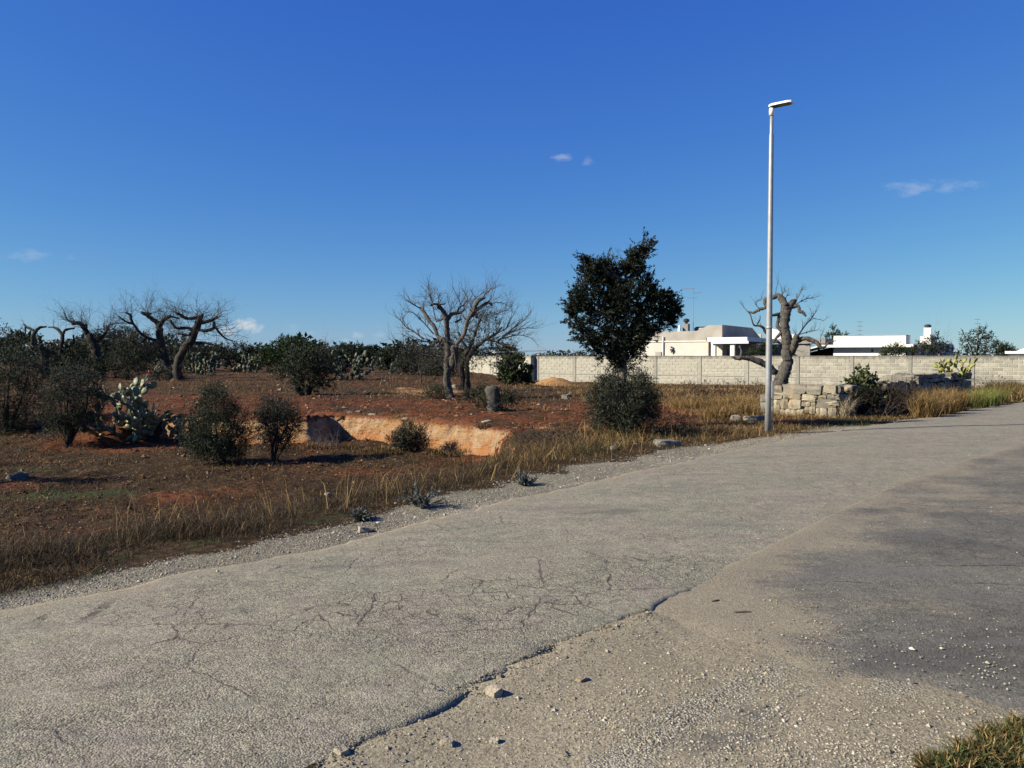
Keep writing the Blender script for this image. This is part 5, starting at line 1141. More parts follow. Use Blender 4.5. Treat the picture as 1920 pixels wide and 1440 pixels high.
for i, (px, bl, pal, d, lb, lf) in enumerate([
 (1745, [(1728, 652, 12), (1748, 645, 14), (1765, 655, 14), (1740, 662, 12), (1782, 660, 10), (1712, 662, 8), (1758, 632, 5)], DARKG + OLIVE_D, 66, 'dark garden tree before the white house right wing', .16),
 (1690, [(1665, 660, 8), (1680, 656, 8), (1695, 662, 7), (1655, 666, 5)], FIG, 64, 'small pale garden shrub before the white house wall', .14),
 (1830, [(1815, 645, 14), (1835, 632, 16), (1850, 645, 16), (1825, 660, 16), (1860, 660, 13), (1808, 628, 6), (1858, 628, 5), (1845, 620, 6)], DARKG + FIG, 70, 'feathery garden tree right of the white house', .17),
 (1885, [(1872, 650, 8), (1888, 655, 9), (1895, 662, 8), (1878, 662, 8)], DARKG, 76, 'round dark garden tree left of the gabled outbuilding', .16),
 (1560, [(1555, 632, 8), (1570, 628, 8), (1545, 645, 8), (1565, 645, 10), (1585, 632, 5), (1562, 616, 4)], FIG + DARKG, 100, 'garden tree peeking over the carport roof', .2),
 (1430, [(1420, 660, 6), (1435, 652, 7), (1448, 658, 7), (1405, 664, 5)], FIG + DARKG, 70, 'garden shrub in the shaded porch yard of the cream house', .14),
 (1600, [(1590, 668, 0.1)], FIG, 64, '', 0), ]):
    if lf: bush('garden_tree', lb, 'tree', (px, 690), bl, 2600, pal, lf, lf * .4, .4, None, d=d, seed=60 + i, lo=.35, per=8)
# bare saplings
def bare(name, label, base, d, n, h, seed, spread=.5, mat='twig'):
    rng = np.random.default_rng(seed); b = P(base[0], base[1], d); b[2] = Hs(b[0], b[1]); r = thing(name, label, 'tree', b); m = MB()
    tube(m, [b - np.array([0, 0, .1]), b + np.array([0, 0, h * .35])], [.05, .035], 6); m.build('trunk', M['bark_olive'], r); tw = MB()
    for _ in range(n): twigspray(tw, rng, b + np.array([0, 0, h * rng.uniform(.15, .4)]), [rng.normal() * spread, rng.normal() * spread, 1], h * rng.uniform(.4, .7), .016, 2, .3)
    tw.build('twigs', M[mat], r)['kind'] = 'stuff'
bare('bare_tree', 'bare thin tree crown above the white house right of the chimney', (1758, 690), 78, 16, 4.6, 71)
bare('bare_tree', 'tiny leafless tree on the skyline right of the carob', (612, 690), 110, 10, 5.2, 72)
bare('bare_sapling', 'leafless low sapling left of the lone dead olive', (790, 700), 48, 12, 2.6, 73, .8)
# bramble: tangle of dark canes against the stone wall
def bramble(label, a, b, n, h, seed, mat='twig', name='bramble', off=.45, leafn=0, pal=BROWN):
    rng = np.random.default_rng(seed); A = gp(*a); B = gp(*b); r = thing(name, label, 'shrub', (A + B) / 2); m = MB()
    for _ in range(n):
        t = rng.random(); s = A + (B - A) * t + np.array([*(RN * rng.uniform(-.1, off)), 0]); s[2] = Hs(s[0], s[1]) - .03
        twigspray(m, rng, s, [rng.normal() * .5, rng.normal() * .5, 1], h * rng.uniform(.5, 1.1), .007, 2, -.05, 2, .6)
    m.build('canes', M[mat], r)
    if leafn:
        mc = MB(); bl = [(A + (B - A) * t + np.array([0, 0, h * .45]), h * .5) for t in np.linspace(0, 1, 5)]; leaf_cloud(mc, rng, bl, leafn, .05, .02, pal, .15, 8); mc.build('leaves', M['leaf'], r)
bramble('dark tangled dead bramble against the shaded side of the stone wall', (1655, 783), (1715, 770), 70, 1.15, 81, leafn=1500)
bush('wall_shrub', 'very dark leafy shrub just right of the sunlit wall end', 'bush', (1612, 782), [(1596, 745, 13), (1612, 740, 13), (1628, 742, 13), (1600, 765, 13), (1620, 762, 14), (1638, 760, 12), (1640, 745, 10)], 5200, CYP, .055, .028, .15, None, seed=19, d=21.9, lo=.1, depth=.5)
bush('wall_shrub', 'very dark leafy shrub farther along the shaded wall side', 'bush', (1675, 775), [(1655, 740, 13), (1675, 740, 13), (1694, 743, 11), (1660, 760, 12), (1680, 758, 12), (1702, 752, 9)], 4200, CYP, .055, .028, .15, None, seed=29, d=23.7, lo=.1, depth=.5)
bramble('dry scrub clinging to the farther stone wall', (1790, 752), (1870, 740), 45, 1.0, 82, leafn=900)
bramble('dark dry weeds in front of the block wall left of the lamp post', (1290, 742), (1420, 742), 80, .75, 83, leafn=2400, name='dry_scrub')
bramble('dry weed tangle on the verge at the right end of the cut bank', (960, 838), (1070, 842), 60, .5, 84, leafn=800, name='dry_scrub')
bramble('dead twig heap in the shaded niche of the cut bank', (600, 838), (650, 842), 36, .55, 85, name='twig_heap', mat='twig_grey')
bramble('dry weed tangle below the round bush right side', (1240, 815), (1300, 812), 60, .45, 86, leafn=500, name='dry_scrub')
def thistle(px, py, label, s, seed):
    rng = np.random.default_rng(seed); b = gp(px, py); r = thing('silver_thistle', label, 'plant', b); m = MB(); l = MB()
    for _ in range(26):
        d = np.array([rng.normal(), rng.normal(), rng.uniform(.4, 1.6)]); d /= np.linalg.norm(d); L = s * rng.uniform(.5, 1.1); tube(m, [b - np.array([0, 0, .02]), b + d * L * .5, b + d * L + np.array([0, 0, .02])], [.006, .005, .003], 4)
        t = rng.uniform(.2, 1, 16); leaves(l, b + d * (t * L)[:, None], d + rng.normal(size=(16, 3)) * .8, .055, .02, np.array([(.10, .115, .095)]) * rng.uniform(.4, 1.5, (16, 1)), rng)
    m.build('stems', M['twig_grey'], r); l.build('leaves', M['leaf'], r)
thistle(790, 950, 'silvery thistle plant at the gravel edge below the pit shrub', .30, 1)
thistle(985, 910, 'second silvery thistle farther along the gravel verge', .2, 2)
thistle(680, 975, 'small grey thistle by the gravel left of the silvery one', .12, 3)

# ------------------------------------------------------------------ prickly pears
def pad_mesh(seed):
    rng = np.random.default_rng(seed); a = np.linspace(0, 2 * math.pi, 10, endpoint=False); out = []
    w = np.sin(a); h = np.cos(a); prof = (1 - .16 * h)
    ring = np.stack([w * .36 * (1 + .18 * h), 0 * a, .5 + .5 * h], 1); ring += (rng.random(ring.shape) - .5) * .03
    v = [*ring]; bend = rng.uniform(-.08, .08)
    f1 = [*(ring * np.array([.6, 0, .6]) + np.array([0, .06, .2]))]; f2 = [*(ring * np.array([.6, 0, .6]) + np.array([0, -.06, .2]))]
    v += f1 + f2 + [np.array([0, .075, .5]), np.array([0, -.075, .5])]; v = np.array(v); v[:, 1] += bend * (v[:, 2] ** 2)
    n = 10; q = [[i, (i + 1) % n, n + (i + 1) % n, n + i] for i in range(n)] + [[(i + 1) % n, i, 2 * n + i, 2 * n + (i + 1) % n] for i in range(n)]
    t = [[n + i, n + (i + 1) % n, 3 * n] for i in range(n)] + [[2 * n + (i + 1) % n, 2 * n + i, 3 * n + 1] for i in range(n)]
    mb = MB(); mb.add(v, q, t); me = mb.mesh('pad', True, False); me.materials.append(M['pad']); return me, v, q, t
PADS = [pad_mesh(s) for s in range(5)]; YPADS = {}; simple('pad_yellow', (.20, .205, .06), .6, .35, 5)
from mathutils import Matrix, Vector, Euler
def pad_tree(rng, foot, width, height, count, size, feet=.09):
    """grow pads joint on joint; returns matrices (world)"""
    out = []; fr = []
    for _ in range(max(4, int(count * feet))):
        p = Vector((foot[0] + rng.normal() * width * .2, foot[1] + rng.normal() * width * .2, foot[2] - .05)); fr.append((p, Vector((rng.normal() * .35, rng.normal() * .35, 1)), 0))
    while fr and len(out) < count:
        p, d, lv = fr.pop(int(rng.integers(len(fr))) if rng.random() < .6 else -1); d.normalize(); L = size * rng.uniform(.75, 1.2) * (1.1 if lv < 2 else 1)
        yaw = Matrix.Rotation(rng.uniform(0, 6.28), 3, d); x = d.orthogonal().normalized(); x = yaw @ x; y = d.cross(x)
        m = Matrix((x, y, d)).transposed().to_4x4() @ Matrix.Diagonal((L, L, L, 1)); m.translation = p; out.append(m)
        e = ((p.x - foot[0]) ** 2 + (p.y - foot[1]) ** 2) ** .5 / (width * .5)
        if p.z - foot[2] + L < height and e < 1.1:
            for _ in range(int(rng.integers(1, 3)) + (lv < 1)):
                an = rng.uniform(-1.1, 1.1); q = p + d * L * (.5 + .46 * math.cos(an)) + x * L * .36 * math.sin(an)
                nd = d * math.cos(an * .8) + x * math.sin(an * .8) + y * rng.normal() * .35 + Vector((0, 0, .15)) + Vector((p.x - foot[0], p.y - foot[1], 0)) * (.18 / width); fr.append((q, nd, lv + 1))
    return out
def cactus(label, base, width, height, count, size, seed, separate=True, d=None, z0=None, group=None, fruit=6, mat=None):
    rng = np.random.default_rng(seed); b = gp(*base)
    if d is not None: b = P(base[0], base[1], d); b[2] = Hs(b[0], b[1]) if z0 is None else z0
    r = thing('prickly_pear', label, 'cactus', b, group); ms = pad_tree(rng, b, width, height, count, size, .3 if mat else .09); jb = MB()
    for i, m in enumerate(ms):
        me, v, q, t = PADS[int(rng.integers(5))]
        if separate:
            if mat: me = YPADS.setdefault(me.name, me.copy()); me.materials[0] = M[mat]
            o = bpy.data.objects.new('pad', me); COL.objects.link(o); o.parent = r; mm = m.copy(); mm.translation = m.translation - Vector(b); o.matrix_local = mm
        else:
            a = np.array(m); jb.add(v @ a[:3, :3].T + a[:3, 3], q, t)
    if not separate: jb.build('pads', M['pad_dark'], r, True)['kind'] = 'stuff'
    if separate:
        for i in range(fruit):
            m = ms[-1 - i]; tip = m @ Vector((0, 0, 1.0)); f = MB(); tube(f, [tuple(tip), tuple(tip + Vector((0, 0, .03))), tuple(tip + Vector((0, .005, .07)))], [.012, .024, .014], 7); f.build('fruit', M['fruit'], r, True)
    return r
cactus('big prickly pear with sunlit pads between the young olives on the left', (252, 822), 1.7, 1.62, 230, .25, 11)
cactus('wide prickly pear clump right of the leaning dead olive', (392, 703), 3.2, 1.9, 130, .36, 4, False)
cactus('prickly pear half hidden by the dark bush left of the carob', (465, 698), 3.4, 2.0, 120, .36, 5, False, d=78)
cactus('pale prickly pear clump in the middle right of the carob', (655, 712), 2.6, 1.9, 120, .34, 6, False)
cactus('small prickly pear by the trunk of the leaning dead olive', (302, 700), 1.7, 1.5, 40, .34, 7, False)
cactus('distant prickly pear left of the lone dead olive', (722, 702), 2.2, 1.4, 40, .36, 8, False)
wt = P(1786, 700, 29.2); cactus('yellowish prickly pear spreading on top of the farther stone wall', (1786, 710), 1.3, .62, 80, .2, 9, True, d=29.6, z0=.92, fruit=0, mat='pad_yellow')
cactus('little prickly pear on the wall top left of the yellowish one', (1752, 710), .5, .4, 16, .16, 10, True, d=28.4, z0=.72, fruit=0, mat='pad_yellow')
for i, (px, py, lb) in enumerate([(252, 829, 'fallen yellow cactus pad lying right below the big prickly pear'), (222, 824, 'fallen cactus pad lying left below the big prickly pear'), (235, 831, 'fallen grey cactus pad lying centrally below the big prickly pear')]):
    b = gp(px, py); o = bpy.data.objects.new('fallen_cactus_pad', PADS[i][0]); COL.objects.link(o); o.scale = (.26, .26, .26); o.rotation_euler = (rad(70 - 15 * i), rad(20 * i), .6 * i); o.location = (b[0], b[1], b[2] + .03); tag(o, lb, 'cactus pad')
# mound of excavated soil by the wall
def mound():
    b = gp(1040, 722); rng = np.random.default_rng(2); n = 40; r = np.linspace(0, 1, 16); a = np.linspace(0, 2 * math.pi, n + 1); RR, AA = np.meshgrid(r, a, indexing='ij')
    X = b[0] + RR * np.cos(AA) * 1.6; Y = b[1] + RR * np.sin(AA) * 1.3; Zh = .62 * (1 - RR ** 1.5) * (1 + .5 * (fbm(X * 1.6, Y * 1.6, 4, 91) - .5)); Z = b[2] - .06 + Zh
    me = grid_mesh('soil_mound', X - b[0], Y - b[1], Z - b[2]); me.materials.append(M['bank2']); o = bpy.data.objects.new('soil_mound', me); COL.objects.link(o); o.location = tuple(b); tag(o, 'heap of orange excavated soil in front of the block wall', 'soil heap')
g = G('mound_soil', .95, .1); n_ = g.noise(5, 6, .7); M['bank2'] = g.fin(g.ramp(n_, [(.3, (.15, .07, .028)), (.5, (.27, .15, .062)), (.7, (.36, .25, .13))]), g.bump(n_, .9, .08))
mound()
# sticks on the apron
def stick(px, py, L, ang, label):
    b = gp(px, py); z = -.010; rng = np.random.default_rng(int(px)); dx, dy = math.cos(ang) * L / 2, math.sin(ang) * L / 2; m = MB(); tube(m, catmull([(-dx, -dy, 0), (0, rng.uniform(-.01, .01), .004), (dx, dy, 0)], 4), np.linspace(.008, .004, 9), 6); o = m.build('stick', M['stick'], None, True); o.location = (b[0], b[1], z); tag(o, label, 'stick')
stick(1392, 1167, .12, .1, 'dark stick on the dusty apron, nearer of two'); stick(1341, 1142, .07, .5, 'short dark twig on the dusty apron, farther of two')

# ------------------------------------------------------------------ far woodland and grass
def treeline():
    rng = np.random.default_rng(77); m = MB(); pal = np.array(DARKG + OLIVE_D)
    for k in range(500):
        d = rng.uniform(130, 380); X = rng.uniform(-.95, 1.0) * d
        if X / d > .02 and d < 180: continue
        h = rng.uniform(2.6, 5.2) * (.75 if X / d > 0 else 1.0) * (1.25 if X / d < -.5 else 1); w = h * rng.uniform(.5, .9); z = Hs(X, d); tone = rng.uniform(.7, 1.3)
        n = 95; q = rng.normal(size=(n, 3)); q /= np.linalg.norm(q, axis=1)[:, None]; q *= rng.uniform(.3, 1, (n, 1)) ** .5; c = np.array([X, d, z + h * .52]) + q * np.array([w, w, h * .5])
        leaves(m, c, rng.normal(size=(n, 3)) + q, h * .22, h * .15, pal[rng.integers(len(pal), size=n)] * tone, rng)
    tag(m.build('far_woodland', M['leaf']), 'far dark belt of trees along the horizon', 'woodland', kind='stuff')
treeline()
for i, (px, w, h, lb) in enumerate([(1012, 9, 3.4, 'tiny white building on the skyline left of the cypress'), (1085, 8, 3.2, 'tiny pale building on the skyline beside the cypress crown'), (332, 10, 3.2, 'pale building glimpsed through the dead pair on the left')]):
    d = 800; c = P(px, 668, d); z = Hs(c[0], c[1]); r = thing('far_house', lb, 'house', (c[0], c[1], z)); m = MB(); box(m, (c[0] - w / 2, d, z), (w, 0, 0), (0, 6, 0), (0, 0, h + 1.6)); m.build('wall', M['white_paint'], r)
    m = MB(); box(m, (c[0] - w / 2 - .2, d - .2, z + h + 1.6), (w + .4, 0, 0), (0, 6.4, 0), (0, 0, .3)); m.build('roof', M['parapet_grey'], r)
    m = MB(); box(m, (c[0] - .6, d - .05, z + 2.4), (1.2, 0, 0), (0, .04, 0), (0, 0, 1.3)); m.build('window', M['dark_void'], r)

def blades(mb, rng, x, y, z, h, wd, lean, col, bend=.5):
    n = len(x); a = rng.uniform(0, 2 * math.pi, n); la = rng.uniform(0, 2 * math.pi, n); dx = np.cos(la) * lean * h; dy = np.sin(la) * lean * h
    b = np.stack([x, y, z], 1); s = np.stack([np.cos(a) * wd, np.sin(a) * wd, 0 * a], 1) * .5
    mid = b + np.stack([dx * .35, dy * .35, h * .58], 1); tip = b + np.stack([dx * (1 + bend * .3), dy * (1 + bend * .3), h * np.clip(1 - lean * .35, .3, 1)], 1)
    v = np.stack([b - s, b + s, mid + s * .7, mid - s * .7, tip], 1).reshape(-1, 3); i = np.arange(n) * 5
    mb.add(v, np.stack([i, i + 1, i + 2, i + 3], 1), np.stack([i + 3, i + 2, i + 4], 1), np.repeat(col, 5, axis=0))
STRAW = np.array([(.25, .165, .058), (.17, .105, .034), (.11, .064, .021), (.31, .225, .095), (.065, .038, .013)])
BRN = np.array([(.025, .014, .005), (.017, .010, .0035), (.040, .024, .009), (.010, .006, .0025), (.12, .085, .042)])
GRN = np.array([(.026, .040, .010), (.038, .055, .015), (.018, .028, .008), (.070, .080, .023)])
ROCKZONE = None
def grass():
    rng = np.random.default_rng(99); N = 800000
    d = np.exp(rng.uniform(math.log(4.2), math.log(75), N)); x = rng.uniform(-.78, .80, N) * d; y = d
    p, q = to_pq(x, y); v = q - qL(p); side = edge_y(x) - y; big = fbm(x * .55, y * .55, 4, 101); mid = fbm(x * 1.8, y * 1.8, 3, 102)
    gw = np.interp(p, [-5, 3, 8, 13, 18, 40], [.55, .7, 1.15, .9, .22, .12])
    edge = v - gw * .8 + (mid - .5) * .9 + (rng.random(N) ** 6) * .35
    dens = np.zeros(N)
    verge = sstep(-.05, .35, edge) * (1 - sstep(2.0, 5.0, edge)); dens = np.maximum(dens, verge * np.clip(.72 + 2.2 * (mid - .47), .12, 1))
    low = sstep(1.5, 3, edge) * (side > .25) * (x < 1.0); dens = np.maximum(dens, low * (.05 + 1.1 * np.clip(mid - .52, 0, 1) * 1.6 + .25 * (big > .56)))
    fld = (side < -.5) * (v > 2.5); dens = np.maximum(dens, fld * (.02 + 1.8 * np.clip(big - .54, 0, 1) + .9 * np.clip(mid - .5, 0, 1) * sstep(8, 16, -side)))
    rgt = sstep(2.0, 6, x) * (v > .2) * (1 - sstep(30, 55, y) * .3); dens = np.maximum(dens, rgt * (.25 + .9 * np.clip(mid - .35, 0, 1)))
    # no grass inside walls, on the red ploughed belt, on rock rim
    belt = (side < -.3) * (side > -6) * (x < 4.5) * (x > -14); dens = np.where(belt, dens * .22 + .25 * np.clip(big - .58, 0, 1), dens)
    dens = np.where((np.abs(side) < .3) & (x > -10) & (x < .5), dens * .3, dens)
    dens = np.where(v < .04, 0, dens)
    wl = np.array([WA[0], WA[1]]); wd_ = np.array([AX[0], AX[1]]); nn = np.array([NX[0], NX[1]]); behind = (x - wl[0]) * (WB - WA)[1] * -1 + (y - wl[1]) * (WB - WA)[0]; dens = np.where((behind > -2) & (x > 1.5), 0, dens)
    # stone-wall footprint
    rp = (x - corner[0]) * RD[0] + (y - corner[1]) * RD[1]; rq = (x - corner[0]) * RN[0] + (y - corner[1]) * RN[1]
    dens = np.where(((rp > -.02) & (rp < 5) & (rq > -.05) & (rq < .75)) | ((rp > 0) & (rp < .7) & (rq > 0) & (rq < 2.1)) | ((rp > 4.6) & (rp < 12.6) & (rq > .0) & (rq < 1.2)), 0, dens)
    keep = rng.random(N) < np.clip(dens, 0, 1); x, y, d, v, side, big, mid, p, edge = [k[keep] for k in (x, y, d, v, side, big, mid, p, edge)]; n = len(x); z = H(x, y)
    print('grass blades', n)
    px = x / y * F + 960
    gold = np.clip(sstep(800, 1250, px) + (side < -.5) * .6 + rng.normal(size=n) * .12 + (mid - .5) * .8, 0, 1)
    c = np.where((rng.random(n) < gold)[:, None], STRAW[rng.integers(5, size=n)], BRN[rng.integers(5, size=n)])
    gp_ = .06 + .5 * np.exp(-((edge - .12) / .14) ** 2) * (mid > .46) + .35 * (big > .60) * (v < 4) + .5 * np.exp(-((px - 1580) / 90) ** 2) * (v < 1.2) + .28 * np.exp(-((px - 1120) / 90) ** 2) * (v < 2)
    gr = rng.random(n) < gp_; c = np.where(gr[:, None], GRN[rng.integers(4, size=n)], c); c = c * rng.uniform(.65, 1.35, (n, 1))
    vh = np.where((v < 4.5), .07 + .17 * sstep(.1, 1.4, edge), .13); vh = np.where(x > 3, vh * 1.15, vh); vh = np.where(side < -.5, .16 + .1 * sstep(5, 14, -side), vh)
    h = vh * rng.uniform(.35, 1.35, n) * (.35 + 1.5 * np.clip(fbm(x * 1.1, y * 1.1, 3, 105) - .15, 0, 1)); h = np.where(gr, h * .6, h); wd = np.clip(.0036 * (d / 8) ** .8, .0034, .03) * rng.uniform(.7, 1.4, n)
    m = MB(); blades(m, rng, x, y, z - .01, h, wd, rng.uniform(.15, 2.0, n) ** 1.15, c)
    tag(m.build('dry_grass', M['grass']), 'low dry grass and weeds over the verge and field', 'grass', kind='stuff')
    # tall seed stalks
    m = MB(); k = 0; A = []
    N2 = 9000; d = np.exp(rng.uniform(math.log(6), math.log(30), N2)); x = rng.uniform(-.75, .75, N2) * d; p, q = to_pq(x, d); v = q - qL(p); mid = fbm(x * .9, d * .9, 3, 111); ok = (v > .9) & (v < 4.5) & (mid > .48) & ((x < 2.5) | (rng.random(N2) < .25)) & ~((np.abs(x - corner[0]) < 2) & (d > 20)); x, d = x[ok][:420], d[ok][:420]; n = len(x)
    blades(m, rng, x, d, H(x, d) - .02, rng.uniform(.3, .75, n), np.full(n, .005) * (d / 8) ** .6, rng.uniform(.1, 1.1, n), STRAW[rng.integers(4, size=n)] * rng.uniform(.7, 1.3, (n, 1)))
    tag(m.build('seed_stalks', M['grass']), 'scattered tall dry seed stalks above the verge grass', 'grass', kind='stuff')
grass()
def tall_tuft(label, spots, n, h, pal, seed, name='tall_grass'):
    rng = np.random.default_rng(seed); m = MB()
    for (px, py, r) in spots:
        b = gp(px, py); k = n // len(spots); a = rng.uniform(0, 6.28, k); rr = r * np.sqrt(rng.random(k)); x = b[0] + np.cos(a) * rr; y = b[1] + np.sin(a) * rr * .8
        blades(m, rng, x, y, H(x, y) - .02, h * rng.uniform(.5, 1.2, k), np.full(k, .011), rng.uniform(.1, .85, k), np.asarray(pal)[rng.integers(len(pal), size=k)] * rng.uniform(.7, 1.3, (k, 1)), 1.)
    tag(m.build(name, M['grass']), label, 'grass', kind='stuff')
tall_tuft('tall golden grass before the gap between the stone walls', [(1735, 783, .35), (1760, 778, .4), (1785, 772, .4), (1775, 765, .5), (1745, 770, .4)], 5200, .75, STRAW, 5)
tall_tuft('bright green-yellow grass tuft at the foot of the farther stone wall', [(1828, 764, .4), (1848, 760, .4), (1862, 756, .4)], 3600, .62, [(.16, .17, .035), (.11, .15, .035), (.22, .20, .06)], 6)
tall_tuft('dry brown and yellow grass at the far right end of the verge', [(1885, 752, .8), (1910, 748, .9), (1900, 738, .9), (1935, 742, 1.0), (1880, 730, .8)], 5200, .6, np.vstack([STRAW, BRN, [(.2, .2, .06)]]), 7)
tall_tuft('tall golden grass left of the lamp post', [(1395, 775, .5), (1412, 765, .6), (1375, 760, .7), (1350, 785, .4), (1300, 765, .8)], 4200, .38, STRAW, 8)
tall_tuft('short straw tufts along the rim of the cut bank', [(655, 778, .3), (700, 779, .35), (740, 783, .35), (785, 788, .3), (830, 792, .35), (880, 797, .3), (480, 782, .4), (545, 783, .4)], 1500, .15, STRAW, 12, 'rim_grass')
tall_tuft('dry weeds at the foot of the cut bank', [(660, 842, .3), (700, 846, .3), (730, 848, .3), (820, 850, .3), (860, 850, .3), (895, 846, .3), (600, 842, .3), (560, 842, .4)], 2200, .16, np.vstack([STRAW, BRN]), 13, 'foot_grass')
tall_tuft('pale dry grass standing at the shaded wall foot', [(1585, 783, .15), (1592, 781, .15)], 300, .7, [(.36, .3, .2), (.25, .2, .13)], 9)
tall_tuft('green and dry grass clump at the bottom right corner', [(1880, 1392, .10), (1905, 1400, .12), (1930, 1420, .2), (1840, 1425, .1), (1870, 1440, .16), (1900, 1460, .25), (1800, 1445, .1), (1940, 1380, .12), (1760, 1450, .08), (1960, 1440, .2)], 6000, .085, np.vstack([GRN, GRN * 1.5, GRN * 1.2, STRAW, STRAW * .7]), 10, 'verge_grass')

def gravel():
    rng = np.random.default_rng(123); oct_v = np.array([(1, 0, 0), (-1, 0, 0), (0, 1, 0), (0, -1, 0), (0, 0, 1), (0, 0, -1)], float); oct_t = np.array([(0, 2, 4), (2, 1, 4), (1, 3, 4), (3, 0, 4), (2, 0, 5), (1, 2, 5), (3, 1, 5), (0, 3, 5)])
    N = 210000; d = np.exp(rng.uniform(math.log(2.1), math.log(20), N)); x = rng.uniform(-.74, .74, N) * d; y = d; p, q = to_pq(x, y); v = q - qL(p); w = q - qR(p); mid = fbm(x * 1.6, y * 1.6, 3, 22); cl = fbm(x * 3.5, y * 3.5, 3, 131)
    gw = np.interp(p, [-5, 3, 8, 13, 18, 40], [.55, .7, 1.15, .9, .25, .15])
    left = (v > .08) * (1 - sstep(.7, 1.15, v / gw + (mid - .5) * .7)) * .9
    jn = -w; right = (w < -.05) * (sstep(.35, .9, jn) * np.clip(.25 + 1.6 * (cl - .42), .03, 1) + .10) * np.where(jn_side(x, y), .12, 1.) * (1 - .90 * sstep(-1.0, .8, x - 2.9 - .0 * y) * 0) * (1 - sstep(4.5, 6.0, p) * .9)
    onroad = ((v < -.02) & (w > .04)) * (.004 + .03 * np.exp(-w / .3) + .02 * np.exp(v / .3))
    keep = rng.random(N) < np.maximum(np.maximum(left, right), onroad); x, y, d, v, w, p = [k[keep] for k in (x, y, d, v, w, p)]; n = len(x); print('gravel', n)
    big = rng.random(n); s = np.where(big > .985, rng.uniform(.010, .018, n), rng.uniform(.003, .0085, n)) * np.clip((d / 4) ** .35, .9, 1.5)
    z = H(x, y); q = (y - x) / R2
    zr = np.interp(0, [0], [0]); z = np.where((v < 0) & (w > 0), .018, z)
    # stones on the tarmac apron sit on its top
    z = np.where((w <= 0) & (jn_side(x, y)), -.006, z)
    V = oct_v[None] * (s[:, None, None] * rng.uniform(.6, 1.25, (n, 6, 1))) * np.array([1, 1, .7]); a = rng.uniform(0, 6.28, n); ca, sa = np.cos(a)[:, None], np.sin(a)[:, None]
    X = V[..., 0] * ca - V[..., 1] * sa + x[:, None]; Y = V[..., 0] * sa + V[..., 1] * ca + y[:, None]; Z = V[..., 2] + (z + s * .25)[:, None]
    t = (oct_t[None] + (np.arange(n) * 6)[:, None, None]).reshape(-1, 3); base = np.array([(.29, .27, .21), (.22, .205, .16), (.38, .355, .285), (.27, .225, .15), (.15, .14, .115)])
    c = base[rng.integers(5, size=n)] * rng.uniform(.7, 1.2, (n, 1)); m = MB(); m.add(np.stack([X, Y, Z], -1).reshape(-1, 3), None, t, np.repeat(c, 6, axis=0)); tag(m.build('gravel', M['stone_bit']), 'loose pale gravel along the road edges', 'gravel', kind='stuff')
def jn_side(x, y):
    p, q = to_pq(x, y); return p > front_p(q) + .03
gravel()

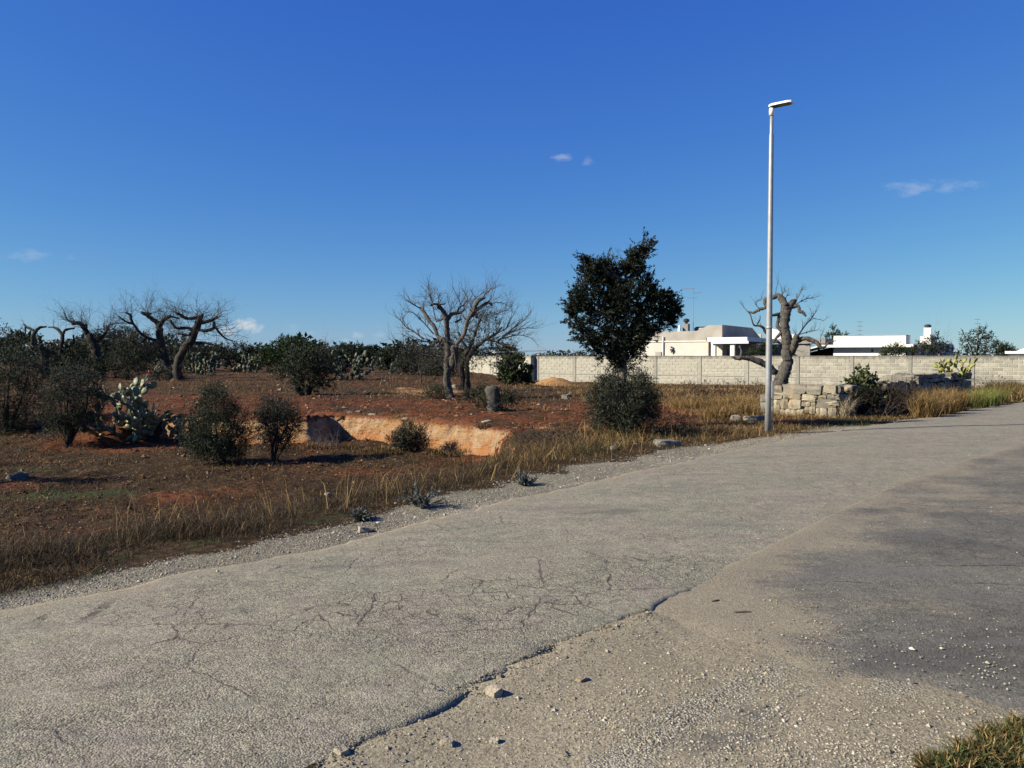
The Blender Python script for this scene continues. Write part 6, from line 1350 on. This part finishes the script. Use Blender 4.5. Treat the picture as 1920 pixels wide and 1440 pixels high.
def litter():
    """clods, chips of stone and flattened straw that break up the field"""
    rng = np.random.default_rng(321); ov = np.array([(1, 0, 0), (-1, 0, 0), (0, 1, 0), (0, -1, 0), (0, 0, 1), (0, 0, -1)], float); ot = np.array([(0, 2, 4), (2, 1, 4), (1, 3, 4), (3, 0, 4), (2, 0, 5), (1, 2, 5), (3, 1, 5), (0, 3, 5)])
    def pts(N, lo, hi):
        d = np.exp(rng.uniform(math.log(lo), math.log(hi), N)); x = rng.uniform(-.75, .45, N) * d; p, q = to_pq(x, d); v = q - qL(p)
        ok = (v > 1.6) & ((x < 1.5) | (d < 56)) & ~((np.abs(edge_y(x) - d) < .35) & (x > -10) & (x < .4)); x, d = x[ok], d[ok]; return x, d
    x, d = pts(26000, 7, 55); cl = fbm(x * .7, d * .7, 3, 141); k = rng.random(len(x)) < np.clip(.25 + 2.5 * (cl - .42), .05, 1); x, d = x[k], d[k]; n = len(x)
    s = rng.uniform(.008, .03, n) * np.clip(d / 14, .8, 2.2) * np.where(rng.random(n) > .96, 2.0, 1.); V = ov[None] * (s[:, None, None] * rng.uniform(.55, 1.3, (n, 6, 1))) * np.array([1.2, 1.2, .7]); a = rng.uniform(0, 6.28, n); ca, sa = np.cos(a)[:, None], np.sin(a)[:, None]
    X = V[..., 0] * ca - V[..., 1] * sa + x[:, None]; Y = V[..., 0] * sa + V[..., 1] * ca + d[:, None]; Z = V[..., 2] + (H(x, d) + s * .2)[:, None]
    pal = np.array([(.10, .038, .016), (.14, .058, .026), (.075, .03, .013), (.17, .085, .042), (.26, .21, .145)]); c = pal[rng.choice(5, n, p=[.3, .28, .22, .14, .06])] * rng.uniform(.7, 1.3, (n, 1))
    m = MB(); m.add(np.stack([X, Y, Z], -1).reshape(-1, 3), None, (ot[None] + (np.arange(n) * 6)[:, None, None]).reshape(-1, 3), np.repeat(c, 6, axis=0)); tag(m.build('soil_clods', M['stone_bit']), 'loose red soil clods and stone chips scattered over the field', 'clods', kind='stuff')
    x, d = pts(90000, 6, 60); cl = fbm(x * .6, d * .9, 4, 151); k = rng.random(len(x)) < np.clip(.10 + 3.2 * (cl - .45), .03, 1); x, d = x[k][:46000], d[k][:46000]; n = len(x)
    m = MB(); blades(m, rng, x, d, H(x, d) + .004, rng.uniform(.012, .045, n), np.clip(.004 * (d / 8) ** .8, .004, .022), rng.uniform(2.0, 5.0, n), STRAW[rng.integers(5, size=n)] * rng.uniform(.8, 1.5, (n, 1)))
    tag(m.build('straw_litter', M['grass']), 'flattened pale straw strewn over the red soil', 'straw', kind='stuff')
    # crumbs of broken tarmac along the lip of the road
    N = 2600; p = rng.uniform(.8, 5.5, N); off = np.abs(rng.normal(size=N)) ** 1.6 * .10 + .02; q = qR(p) + .04 - off; x, y = from_pq(p, q); s = rng.uniform(.002, .007, N) * np.where(rng.random(N) > .97, 2.2, 1); V = ov[None] * (s[:, None, None] * rng.uniform(.55, 1.3, (N, 6, 1))) * np.array([1.3, 1.3, .55]); z = np.where(q > qR(p) + .02, -.004, H(x, y) + s * .3)
    m = MB(); m.add((V + np.stack([x, y, z], -1)[:, None, :]).reshape(-1, 3), None, (ot[None] + (np.arange(N) * 6)[:, None, None]).reshape(-1, 3), np.repeat(np.array([(.15, .14, .105), (.10, .095, .075), (.24, .21, .15)])[rng.integers(3, size=N)] * rng.uniform(.7, 1.3, (N, 1)), 6, axis=0)); tag(m.build('tarmac_crumbs', M['stone_bit']), 'crumbs of broken tarmac lying along the ragged road edge', 'crumbs', kind='stuff')
litter()

GROUPS = {'dead_olive_tree': 'dead olive trees', 'young_olive': 'young olives on the near ground', 'olive_bush': 'olive bushes', 'prickly_pear': 'prickly pears', 'background_tree': 'trees and scrub along the background', 'garden_tree': 'garden trees behind the block wall', 'dry_stone_wall': 'dry stone walls by the road', 'block_wall': 'pale block walls', 'house': 'houses behind the block wall', 'fig_bush': 'fig bushes', 'rock_slab': 'pale slabs on the cut rim', 'boulder': 'loose rocks in the grass', 'stone': 'loose stones by the road', 'silver_thistle': 'silver thistles on the verge', 'dry_scrub': 'dry scrub tangles', 'bramble': 'dry scrub tangles', 'olive_sucker': 'olive suckers', 'radio_mast': 'aerial masts', 'far_house': 'buildings on the skyline', 'bare_tree': 'bare thin trees', 'stick': 'sticks on the apron', 'fallen_cactus_pad': 'fallen cactus pads'}
for o in COL.objects:
    if o.parent is None and 'label' in o and 'group' not in o and o.name.split('.')[0] in GROUPS: o['group'] = GROUPS[o.name.split('.')[0]]
